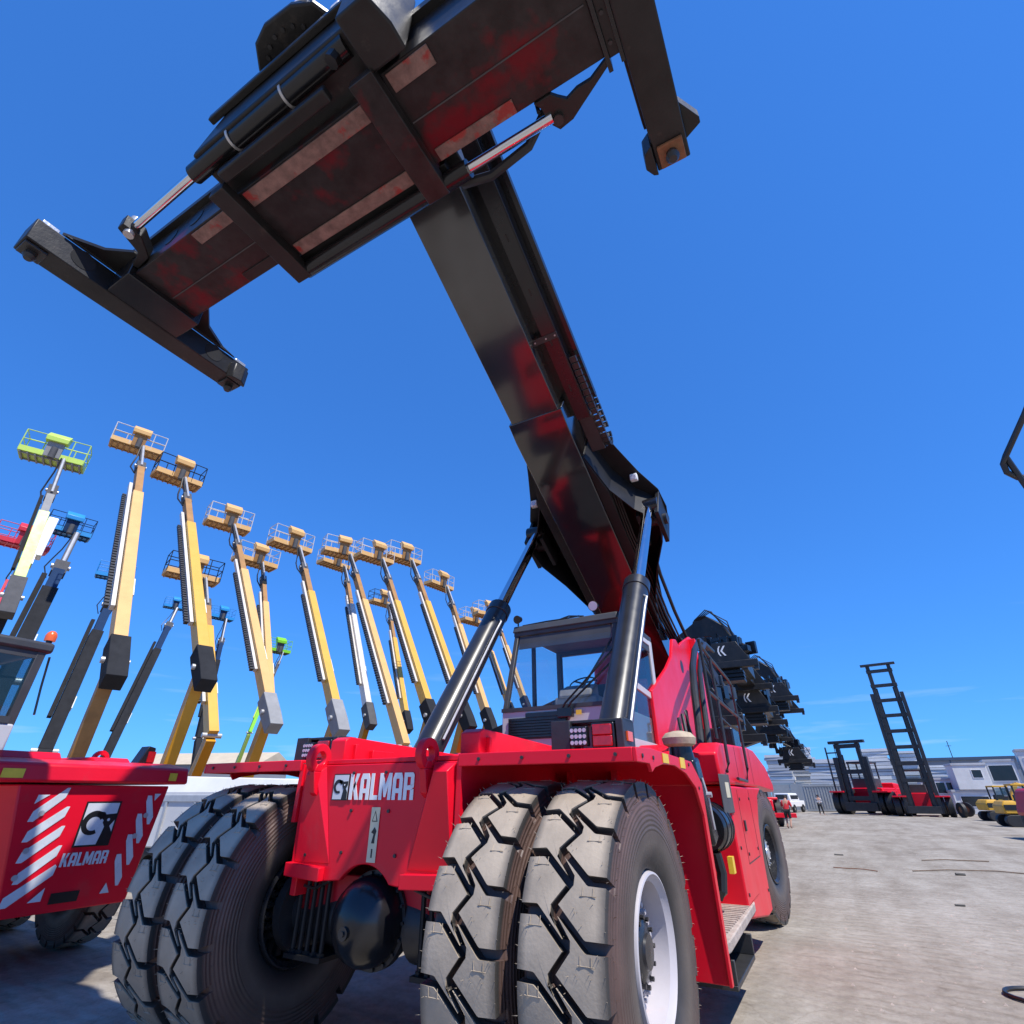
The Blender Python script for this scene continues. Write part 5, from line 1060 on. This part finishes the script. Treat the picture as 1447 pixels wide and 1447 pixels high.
    return root
far_stacker('nearest far reach stacker, lowest mark showing behind the black hand rail', 0.05, 13.6, 3.65)
far_stacker('far reach stacker with the highest spreader head, white mark above the hand rail', 0.30, 20.4, 6.6)
far_stacker('far reach stacker with white mark in the middle of the cluster of black heads', 0.30, 26.9, 5.55)
far_stacker('far reach stacker whose spreader juts out high with a loose cord', 1.2, 33.4, 6.9)
far_stacker('far reach stacker low in the cluster of black heads, below the jutting one', -.2, 39.9, 5.6)
far_stacker('farthest reach stacker, spreader hanging lowest before the white panel stacks', 0.75, 46.4, 4.05)

# ================================================================ far side of the yard
B_ = thing('warehouse', 'long grey warehouse with dark blue roof edge closing the yard', 'building', (30, 118, 0), R_(-3))
p = MB(); p.box(-32, 60, 0, 14, 0, 6.9); p.build('wall', 'wall_grey', B_)
p = MB(); p.box(-32.3, 60.3, -.3, 14.3, 6.9, 7.35); p.build('roof_edge', 'roof_blue', B_)
for k in range(12): p = MB(); p.box(-30 + k * 7, -29.85 + k * 7, -.06, -.001, 0, 6.88); p.build('wall_rib', 'roof_blue', B_)
p = MB(); p.cyl((-8, 4, 7.3), (-8, 4, 10.2), .06, n=8); p.cyl((-8.4, 4, 9.4), (-7.6, 4, 9.4), .04, n=6); p.build('antenna', 'dark_metal', B_)
SH = thing('shed', 'tan roofed shed low behind the red truck hood', 'building', (-58, 33, 0), R_(20))
p = MB(); p.box(-6, 9, 0, 6, 0, 4.6); p.build('wall', 'wall_grey', SH); p = MB(); p.prism([(-.3, 4.6), (3, 5.9), (6.3, 4.6)], 'x', -6.4, 9.4); p.build('roof', 'tan_roof', SH)
SL = MB(); SL.box(-.5, .5, -.5, .5, -.5, .5); SLW = SL.mesh('slab', 'panel_white'); SLG = SL.mesh('slab_grey', 'panel_grey')
def stack(label, x, y, w_, h, rz=0., grey=.3, th=(.26, .5)):
    r = thing('panel_stack', label, 'panel stack', (x, y, 0), R_(rz), 'stacks of white building panels'); z_ = 0; rd = random.Random(int(x * 91 + y * 7))
    while z_ < h - .1:
        t = rd.uniform(*th); ww = w_ * rd.uniform(.86, 1.05); 
        o = inst('slab', SLG if rd.random() < grey else SLW, r, (rd.uniform(-.2, .2), rd.uniform(-.15, .15), z_ + t / 2), (0, 0, R_(rd.uniform(-1.5, 1.5))), (ww, 2.5, t - .05))
        z_ += t
    return r
stack('white panel stack nearest the far reach stackers, grey edged', -3.4, 86, 3.2, 6.6, grey=.55)
stack('tall white panel stack right behind the lowest black spreader', -.6, 90, 3.4, 7.9, grey=.15)
stack('wide white panel stack above the grey container', 2.1, 86, 3.8, 5.8, grey=.1, th=(.3, .55))
stack('white panel stack beside the small lift truck mast', 5.5, 87, 2.6, 5.9, grey=.15)
stack('white panel stack topped level behind the truck cab', 8.6, 90, 3.6, 7.1, grey=.2)
stack('white panel stack seen between the tall mast rails', 12.0, 90, 3.2, 6.9, grey=.2)
stack('low white panel stack just past the tall mast', 15.2, 88, 2.9, 5.0, grey=.15)
CT = thing('grey_container', 'grey ribbed container standing below the white panel stacks', 'container', (1.6, 77, 0), R_(4))
p = MB(); p.box(-2.2, 2.4, -1.2, 1.2, .1, 2.75); p.build('body', 'container_grey', CT)
for k in range(16): p = MB(); p.box(-2.12 + k * .29, -2.0 + k * .29, -1.26, -1.2, .25, 2.6); p.build('rib', 'container_grey', CT)
p = MB(); p.box(-2.25, 2.45, -1.28, -1.2, 2.62, 2.80); p.box(-2.25, 2.45, -1.28, -1.2, .06, .22); p.build('rail', 'container_grey', CT)
CT2 = thing('grey_fence_wall', 'low grey panel wall running behind the parked machines', 'wall', (0, 82, 0), R_(-2))
for k in range(14): p = MB(); p.box(-9.5 + k * 2.4, -7.18 + k * 2.4, -.06, .06, 0, 3.0); p.build('panel', 'container_grey', CT2)
def cabin(label, x, y, z, w_, h, wins, rz=0, m_='panel_white'):
    r = thing('site_cabin', label, 'cabin', (x, y, z), R_(rz), 'white site cabins')
    p = MB(); p.box(-w_ / 2, w_ / 2, -1.2, 1.2, 0, h); p.build('wall', m_, r, .03)
    p = MB(); p.box(-w_ / 2 - .06, w_ / 2 + .06, -1.27, 1.27, h - .16, h + .05); p.build('roof_rim', 'panel_grey', r, .02)
    for a, b, c, d in wins:
        p = MB(); p.box(a - .06, b + .06, -1.24, -1.2, c - .06, d + .06); f = p.build('window', 'white_paint', r); p = MB(); p.box(a, b, -1.25, -1.242, c, d); p.build('pane', 'window_dark', f)
    return r
cabin('white cabin with small square window behind the yellow excavator', 15.5, 73, 2.2, 2.9, 2.4, [(.1, .9, 1.1, 1.8)], 6)
cabin('white cabin carrying the small square window cabin, wide opening', 15.2, 73.2, 0, 3.6, 2.15, [(-1.2, 1.1, .7, 1.6)], 4)
cabin('white cabin with one big dark window facing the yard', 18.4, 73.5, 2.3, 2.5, 2.6, [(-.95, .95, .7, 2.1)], -4)
cabin('grey cabin underneath the one with the big dark window', 18.5, 73.6, 0, 3.0, 2.25, [(-.8, .6, .8, 1.6)], -3, 'panel_grey')
cabin('white cabin with tilted dark windows at the end of the row', 21.4, 73, 2.4, 2.6, 3.4, [(-.9, .3, .8, 2.6), (.5, 1.1, .8, 2.6)], -8)
cabin('white cabin at ground level below the tilted windows', 21.5, 73.2, 0, 3.0, 2.35, [(-.9, .8, .8, 1.7)], -6)
cabin('low white cabin with three panes between mast and excavator', 12.7, 75, 1.0, 3.0, 2.3, [(-1.2, -.3, .9, 1.9), (-.15, .6, .9, 1.9), (.75, 1.25, .9, 1.9)], 2)

def lathe_wheel(parent, x, y, r, w_, ax='x', hubm='galv'):
    p = MB(); o = (x, y, r); prof = [(-w_ / 2, r * .45), (-w_ / 2 * 1.05, r * .8), (-w_ / 2 * .85, r), (w_ / 2 * .85, r), (w_ / 2 * 1.05, r * .8), (w_ / 2, r * .45)]
    p.lathe(prof, 32, ax=ax, o=o, closed=True); wq = p.build('wheel', 'rubber', parent)
    p = MB(); p.lathe([(-w_ * .3, 0), (-w_ * .3, r * .44), (w_ * .3, r * .44), (w_ * .3, 0)], 20, ax=ax, o=o); p.build('rim', hubm, wq)
    return wq
def mast_truck(label, loc, rz, mast_h, mw, sc=1., tilt=0, cage=False):
    r = thing('mast_truck', label, 'forklift', loc, R_(rz), 'mast lift trucks across the yard'); r.scale = (sc, sc, sc)
    # front is -y
    for sx in (-1, 1):
        p = MB(); p.beam((sx * mw / 2, -2.7, .25), (sx * mw / 2, -2.7 + tilt, mast_h * .80), .32, .34, up=(0, 1, 0)); p.build('outer_upright', 'dark_metal', r, .02)
        p = MB(); p.beam((sx * (mw / 2 - .36), -2.62, .5), (sx * (mw / 2 - .36), -2.62 + tilt * 1.2, mast_h), .30, .28, up=(0, 1, 0)); p.build('inner_upright', 'dark_metal', r, .02)
        p = MB(); p.cyl((sx * mw * .28, -2.45, .5), (sx * mw * .28, -2.45 + tilt, mast_h * .84), .07, n=10); p.build('mast_ram', 'dark_metal', r)
        p = MB(); p.tube([(sx * mw * .42, -2.85, mast_h), (sx * mw * .42, -2.9, mast_h * .5), (sx * mw * .42, -2.85, .6)], .025, 6); p.build('lift_chain', 'dark_metal', r)
        p = MB(); p.beam((sx * mw * .45, -2.6, mast_h * .26), (sx * mw * .40, -.4, 1.9), .22, .22); p.build('tilt_ram', 'dark_metal', r)
        p = MB(); p.box(sx * 1.62 - .55, sx * 1.62 + .55, -3.1, -1.0, 1.55, 1.66); p.build('fender', 'red', r, .02)
        for k, xx in enumerate((1.35, 1.95)): lathe_wheel(r, sx * xx, -2.05, .82, .52, hubm='dark_metal')
        lathe_wheel(r, sx * 1.2, 1.9, .72, .5)
    n = 8 if mast_h > 8 else 3
    for k in range(n):
        z = mast_h * (.22 + .74 * k / (n - 1)); p = MB(); p.box(-mw / 2 + .12, mw / 2 - .12, -2.78 + tilt * z / mast_h, -2.66 + tilt * z / mast_h, z - .16, z + .16); p.build('crossbar', 'dark_metal', r, .01)
    p = MB(); p.box(-mw / 2 - .25, mw / 2 + .25, -2.85 + tilt, -2.5 + tilt, mast_h, mast_h + .22); p.build('mast_head', 'dark_metal', r, .02)
    p = MB(); p.box(-mw / 2, mw / 2, -3.0, -2.8, .25, .85); p.build('carriage', 'dark_metal', r, .02)
    p = MB(); p.box(-1.25, 1.25, -1.3, 3.0, .75, 1.9); p.build('body', 'red', r, .06)
    p = MB(); p.loft([[(-1.3, 1.4, .7), (1.3, 1.4, .7), (1.3, 3.4, .7), (-1.3, 3.4, .7)], [(-1.25, 1.5, 2.3), (1.25, 1.5, 2.3), (1.15, 3.2, 2.2), (-1.15, 3.2, 2.2)]]); p.build('counterweight', 'red', r, .08)
    c = part('cab', r)
    p = MB(); p.box(-1.05, .55, -.9, .95, 1.9, 2.6); p.build('cab_base', 'cab_dark', c, .03)
    p = MB(); p.box(-1.1, .6, -.95, 1.0, 3.75, 3.9); p.build('cab_roof', 'cab_dark', c, .03)
    for a in (-1.0, .5):
        for b in (-.85, .9): p = MB(); p.box(a - .05, a + .05, b - .05, b + .05, 2.6, 3.75); p.build('pillar', 'cab_dark', c)
    p = MB(); p.box(-.95, .45, -.88, -.87, 2.62, 3.72); p.build('windscreen', 'glass', c)
    if cage:
        for z in (2.6, 3.6, 4.5): p = MB(); p.box(-1.9, -1.0, -2.4, -2.3, z, z + .1); p.build('cage_bar', 'dark_metal', r)
        p = MB(); p.box(-1.95, -1.85, -2.4, -2.3, 1.6, 5.0); p.build('cage_bar', 'dark_metal', r)
    return r
mast_truck('red container lift truck with the very tall open black mast', (10.0, 64.0, 0), -8, 13.3, 2.5)
mast_truck('smaller red lift truck with short black mast beside the tall one', (6.3, 68.5, 0), -22, 5.2, 2.3, sc=1.25, cage=True)

# compact yellow excavators
def excavator(label, loc, rz, arm=True):
    r = thing('mini_excavator', label, 'excavator', loc, R_(rz), 'small yellow excavators')
    for sy in (-1, 1):
        p = MB(); pr = arc(-.85, .32, .32, 90, 270, 8) + arc(.85, .32, .32, -90, 90, 8); p.prism(pr, 'y', sy * .72 - .2, sy * .72 + .2); p.build('track', 'rubber', r, .03)
    p = MB(); p.box(-.7, .7, -.5, .5, .35, .66); p.build('undercarriage', 'dark_metal', r)
    p = MB(); p.loft([[(-1.05, -.85, .70), (.85, -.85, .70), (.85, .85, .70), (-1.05, .85, .70)], [(-1.1, -.82, 1.15), (.85, -.82, 1.15), (.85, .82, 1.15), (-1.1, .82, 1.15)], [(-.9, -.7, 1.42), (.1, -.7, 1.45), (.1, .7, 1.45), (-.9, .7, 1.42)]]); p.build('house', 'excavator_yellow', r, .06)
    p = MB(); p.box(-1.02, -.25, -.86, -.83, .9, 1.2); p.build('side_grille', 'black', r)
    c = part('cab', r); p = MB(); p.box(-.25, .75, -.78, .25, 2.25, 2.36); p.build('cab_roof', 'excavator_yellow', c, .03)
    for a in (-.2, .7):
        for b in (-.73, .2): p = MB(); p.box(a - .04, a + .04, b - .04, b + .04, 1.15, 2.25); p.build('pillar', 'black', c)
    p = MB(); p.box(-.15, .65, -.75, -.742, 1.2, 2.2); p.build('side_window', 'glass_dark', c); p = MB(); p.box(.70, .708, -.7, .16, 1.2, 2.2); p.build('windscreen', 'glass_dark', c)
    p = MB(); p.box(-.1, .35, -.5, 0, 1.2, 1.75); p.build('seat', 'black', c, .04)
    if arm:
        for a, b, w_ in (((.9, .45, .9), (1.9, .45, 2.5), .24), ((1.9, .45, 2.5), (3.2, .45, 2.1), .22), ((3.2, .45, 2.1), (3.5, .45, .7), .18)):
            p = MB(); p.beam(a, b, w_, w_ * 1.3, up=(0, 1, 0)); p.build('arm_section', 'excavator_yellow', r, .02)
        p = MB(); p.prism([(3.3, .75), (3.75, .7), (3.7, .2), (3.3, .05), (3.1, .35)], 'y', .1, .8); p.build('bucket', 'dark_metal', r, .02)
        p = MB(); p.cyl((1.0, .45, 1.2), (1.75, .45, 2.0), .06, n=10); p.build('arm_ram', 'chrome', r)
    p = MB(); p.prism([(1.25, .05), (1.35, .05), (1.42, .30), (1.30, .5), (1.22, .5), (1.3, .3)], 'y', -.9, .9); p.build('dozer_blade', 'dark_metal', r, .01)
    return r
excavator('yellow mini excavator with low blade nearest the yard edge', (12.9, 44.5, 0), 8, False)
excavator('yellow mini excavator with glazed cab beside the loose wheels', (13.6, 54.0, 0), 14, True)
excavator('yellow excavator arm machine farthest along the cabin row', (17.2, 58.5, 0), -12, True)
for lab, x, y, rz in (('loose wheel with pale rim leaning by the excavators', 12.15, 60.5, 20), ('second loose wheel lying behind the leaning one', 12.9, 63.5, 60), ('dark loose wheel next to the tall mast truck', 11.9, 66.5, 75)):
    r = thing('loose_wheel', lab, 'wheel', (x, y, 0), R_(rz), 'loose wheels on the ground'); r.rotation_euler = (R_(8), 0, R_(rz)); lathe_wheel(r, 0, 0, .58, .28, 'x', 'rust')

# white off-road car and red tractor by the near reach stacker's rear wheel
SU = thing('white_car', 'white boxy off-road car parked by the grey container', 'car', (-2.0, 71, 0), R_(75))
p = MB(); p.loft([[(-2.2, -.9, .55), (2.2, -.9, .55), (2.2, .9, .55), (-2.2, .9, .55)], [(-2.2, -.92, 1.15), (2.2, -.92, 1.15), (2.2, .92, 1.15), (-2.2, .92, 1.15)]]); p.build('body', 'white_paint', SU, .06)
p = MB(); p.loft([[(-2.15, -.88, 1.15), (.9, -.88, 1.15), (.9, .88, 1.15), (-2.15, .88, 1.15)], [(-2.1, -.78, 1.9), (.5, -.78, 1.9), (.5, .78, 1.9), (-2.1, .78, 1.9)]]); p.build('cabin', 'white_paint', SU, .06)
p = MB(); p.box(-2.175, -2.13, -.62, .62, 1.3, 1.75); p.build('rear_window', 'window_dark', SU); 
for sy in (-1, 1): p = MB(); p.box(-1.8, .5, sy * .845 - .02, sy * .845 + .02, 1.3, 1.7); p.build('side_window', 'window_dark', SU)
for xx in (-1.4, 1.4):
    for yy in (-.85, .85): lathe_wheel(SU, xx, yy, .40, .26, 'y')
TC = thing('red_tractor', 'red tractor with black tyres behind the person in red', 'tractor', (-1.3, 38.5, 0), R_(10))
p = MB(); p.box(-.45, .45, -1.4, 1.2, .8, 1.5); p.build('bonnet', 'red', TC, .08)
p = MB(); p.box(-.9, .9, .1, .6, 1.45, 1.6); p.build('mudguard', 'red', TC, .05)
p = MB(); p.box(-.4, .4, .5, 1.1, 1.5, 2.1); p.build('seat', 'black', TC, .06)
for sx in (-1, 1): lathe_wheel(TC, sx * .85, .7, .75, .4, 'x', 'red'); lathe_wheel(TC, sx * .7, -1.1, .45, .28, 'x', 'red')
p = MB(); p.box(.2, 1.6, -1.9, -1.5, .5, .75); p.build('front_bar', 'red', TC, .02)
# machine cut by the frame edge
RM = thing('red_loader', 'dark red machine with black tyre just entering at the frame edge', 'loader', (10.75, 30.6, 0), R_(10))
p = MB(); p.loft([[(-.35, -1.2, .9), (1.6, -1.2, .9), (1.6, 1.4, .9), (-.35, 1.4, .9)], [(-.15, -1.0, 2.0), (1.6, -1.0, 2.0), (1.6, 1.2, 2.0), (-.15, 1.2, 2.0)]]); p.build('body', 'red_dusty', RM, .15)
for yy in (-.7, 1.2): lathe_wheel(RM, .1, yy, .6, .4, 'x', 'red_dusty')
for yy in (-.7, 1.2): lathe_wheel(RM, 1.6, yy, .6, .4, 'x', 'red_dusty')
# tube rail of a service platform that pokes into view
PL = thing('rolling_steps', 'black bent tube rail of rolling steps, poking in against the sky', 'steps', (5.2, -.4, 0))
def pt(*q): return [(a - 5.2, b + .4, c) for a, b, c in q]
p = MB(); p.tube(pt((4.78, -.60, 3.90), (4.63, -.44, 3.66), (4.51, -.31, 3.49), (4.488, -.29, 3.45), (4.49, -.275, 3.40), (4.53, -.25, 3.365), (4.66, -.22, 3.36), (5.3, -.1, 3.36)), .016, 10); p.build('bent_rail', 'dark_metal', PL)
p = MB(); p.tube(pt((4.51, -.30, 3.49), (4.555, -.235, 3.27), (4.68, -.15, 3.02), (5.0, -.1, 2.5)), .016, 10); p.build('bent_rail', 'dark_metal', PL)
p = MB(); p.tube(pt((4.78, -.60, 3.90), (4.95, -.7, 3.98), (5.3, -.72, 3.98), (5.4, -.72, 2.5)), .016, 10); p.build('bent_rail', 'dark_metal', PL)
p = MB(); p.box(-.25, .6, -.4, .4, 2.42, 2.47); p.build('platform_floor', 'galv', PL)
for a in (-.18, .5):
    for b in (-.33, .33): p = MB(); p.box(a - .025, a + .025, b - .025, b + .025, 0, 2.42); p.build('leg', 'dark_metal', PL)
for k in range(8): p = MB(); p.box(.62 + .14 * (7 - k), .86 + .14 * (7 - k), -.35, .35, .28 + .28 * k, .31 + .28 * k); p.build('tread', 'galv', PL)
for b in (-.37, .37): p = MB(); p.beam((1.9, b, .05), (.62, b, 2.42), .04, .12, up=(1, 0, 0)); p.build('stringer', 'dark_metal', PL)

# ================================================================ people
def person(name_label, loc, rz, joints, edges, radii, cloth):
    r = thing('person', name_label, 'person', loc, R_(rz))
    def skin_obj(nm, keys, m_, grow=0.):
        idx = {k: i for i, k in enumerate(keys)}; me = bpy.data.meshes.new(nm)
        me.from_pydata([joints[k] for k in keys], [(idx[a], idx[b]) for a, b in edges if a in idx and b in idx], [])
        o = bpy.data.objects.new(nm, me); COL.objects.link(o); o.parent = r; me.materials.append(MATS[m_])
        o.modifiers.new('skin', 'SKIN'); bm = bmesh.new(); bm.from_mesh(me); ly = bm.verts.layers.skin.verify()
        for i, v in enumerate(bm.verts):
            rr = radii[keys[i]]; rr = rr if isinstance(rr, tuple) else (rr, rr); v[ly].radius = (rr[0] + grow, rr[1] + grow); v[ly].use_root = (i == 0)
        bm.to_mesh(me); bm.free(); s_ = o.modifiers.new('sub', 'SUBSURF'); s_.levels = 2; s_.render_levels = 2
        return o
    skin_obj('body', list(joints.keys()), 'skin')
    for nm, keys, m_, g in cloth: skin_obj(nm, keys, m_, g)
    h = joints['head']; p = MB(); p.lathe([(-.02, .0), (-.02, .098), (.05, .10), (.11, .06), (.125, 0)], 16, ax='z', o=(h[0], h[1] + .01, h[2] + .0)); p.build('hair', 'hair_dark', r)
    return r
ED = [('hip', 'spine'), ('spine', 'chest'), ('chest', 'neck'), ('neck', 'head'), ('head', 'crown'), ('hip', 'lhip'), ('lhip', 'lknee'), ('lknee', 'lank'), ('lank', 'ltoe'), ('hip', 'rhip'), ('rhip', 'rknee'), ('rknee', 'rank'), ('rank', 'rtoe'),
      ('chest', 'lsh'), ('lsh', 'lel'), ('lel', 'lwr'), ('lwr', 'lfin'), ('chest', 'rsh'), ('rsh', 'rel'), ('rel', 'rwr'), ('rwr', 'rfin')]
RD = dict(hip=(.15, .12), spine=(.145, .11), chest=(.165, .115), neck=.055, head=.088, crown=.06, lhip=.095, rhip=.095, lknee=.06, rknee=.06, lank=.04, rank=.04, ltoe=.035, rtoe=.035, lsh=.06, rsh=.06, lel=.045, rel=.045, lwr=.032, rwr=.032, lfin=.026, rfin=.026)
J1 = dict(hip=(0, 0, .96), spine=(0, .04, 1.12), chest=(0, .12, 1.34), neck=(0, .20, 1.50), head=(0, .26, 1.60), crown=(0, .28, 1.70), lhip=(-.10, 0, .90), lknee=(-.11, .10, .50), lank=(-.11, -.05, .09), ltoe=(-.11, .12, .03), rhip=(.10, 0, .90), rknee=(.12, .02, .50), rank=(.12, -.22, .12), rtoe=(.12, -.08, .03),
          lsh=(-.20, .14, 1.40), lel=(-.27, .16, 1.12), lwr=(-.20, .36, .98), lfin=(-.18, .42, .92), rsh=(.20, .14, 1.40), rel=(.28, .14, 1.12), rwr=(.22, .34, .98), rfin=(.20, .40, .92))
person('person in red top and black shorts walking away behind the rear wheel', (.22, 35.2, 0), -10, J1, ED, RD,
       [('shirt', ['spine', 'chest', 'lsh', 'lel', 'rsh', 'rel', 'hip'], 'shirt_red', .018), ('shorts', ['hip', 'lhip', 'lknee', 'rhip', 'rknee'], 'cloth_black', .022)])
J2 = dict(J1); J2.update(chest=(0, .02, 1.36), spine=(0, .01, 1.13), neck=(0, .02, 1.53), head=(0, .0, 1.64), crown=(0, 0, 1.74), lsh=(-.20, .02, 1.42), rsh=(.20, .02, 1.42), lel=(-.28, .05, 1.14), lwr=(-.12, -.16, 1.08), lfin=(-.04, -.18, 1.08), rel=(.28, .05, 1.14), rwr=(.12, -.16, 1.10), rfin=(.05, -.18, 1.10),
                          lknee=(-.13, -.03, .5), lank=(-.14, 0, .09), ltoe=(-.16, -.16, .03), rknee=(.15, -.05, .5), rank=(.20, 0, .09), rtoe=(.24, -.15, .03))
person('person in grey top and dark trousers standing alone before the container', (1.25, 62.5, 0), 15, J2, ED, RD,
       [('shirt', ['spine', 'chest', 'lsh', 'lel', 'lwr', 'rsh', 'rel', 'rwr', 'hip'], 'shirt_grey', .018), ('trousers', ['hip', 'lhip', 'lknee', 'lank', 'rhip', 'rknee', 'rank'], 'cloth_black', .022)])

# ================================================================ litter on the yard
def stick(label, pts, r, m_='wood', cat='stick', name='stick'):
    o = V(pts[0]); p = MB(); p.tube([V(q) - o for q in pts], r, 6); b = p.build(name, m_, None, loc=o); b['label'] = label; b['category'] = cat; b['group'] = 'litter lying on the yard'; return b
stick('long dark stick lying far out on the concrete', [(4.9, 18.3, .03), (5.5, 18.7, .04), (6.6, 19.0, .02)], .016)
stick('longer pale brown strip lying closer than the dark stick', [(4.4, 15.3, .02), (5.2, 15.9, .03), (6.3, 16.2, .03), (6.9, 16.0, .015)], .014)
stick('short dark scrap beside the pale brown strip', [(5.25, 15.0, .03), (5.45, 15.05, .02)], .03, 'rubber', 'scrap', 'scrap')
stick('thin bent wire on the concrete left of the strips', [(2.6, 15.2, .02), (2.9, 15.0, .03), (3.3, 15.0, .03), (3.6, 14.8, .02)], .012, 'rust', 'wire', 'bent_wire')
stick('small dark scrap in the open concrete between sticks and hose', [(4.55, 10.0, .02), (4.70, 10.05, .015)], .015, 'rubber', 'scrap', 'scrap')
stick('small dark scrap nearest the rear wheel', [(2.6, 19.0, .03), (2.85, 19.1, .02)], .02, 'rubber', 'scrap', 'scrap')
hp = [(4.58 + .40 * math.cos(R_(a)), 4.45 + .30 * math.sin(R_(a)), .022) for a in range(60, 330, 15)]
stick('black hose loop lying at the edge of the concrete', hp, .018, 'hose', 'hose', 'hose_loop')
# gravel and crumbs
rd = random.Random(5); p = MB()
for k in range(900):
    d = 2.5 + 26 * rd.random() ** 1.6; a = R_(29 - 44 + rd.random() * 62 * -1 + 20); x = 3.2 - d * math.sin(a) ; y = -3.9 + d * math.cos(a)
    if x < 2.3 and y < 10: continue
    s_ = rd.uniform(.006, .022); q = [(x + rd.uniform(-s_, s_), y + rd.uniform(-s_, s_), 0) for _ in range(4)]
    p.add([(x - s_, y - s_ * .6, 0), (x + s_, y - s_ * .8, 0), (x + s_ * .7, y + s_, 0), (x - s_ * .8, y + s_ * .8, 0), (x, y, s_ * .9)], [(0, 1, 4), (1, 2, 4), (2, 3, 4), (3, 0, 4)])
g_ = p.build('gravel', 'grating', None, kind='stuff'); g_['label'] = 'small stone crumbs strewn over the concrete yard'; g_['category'] = 'gravel'
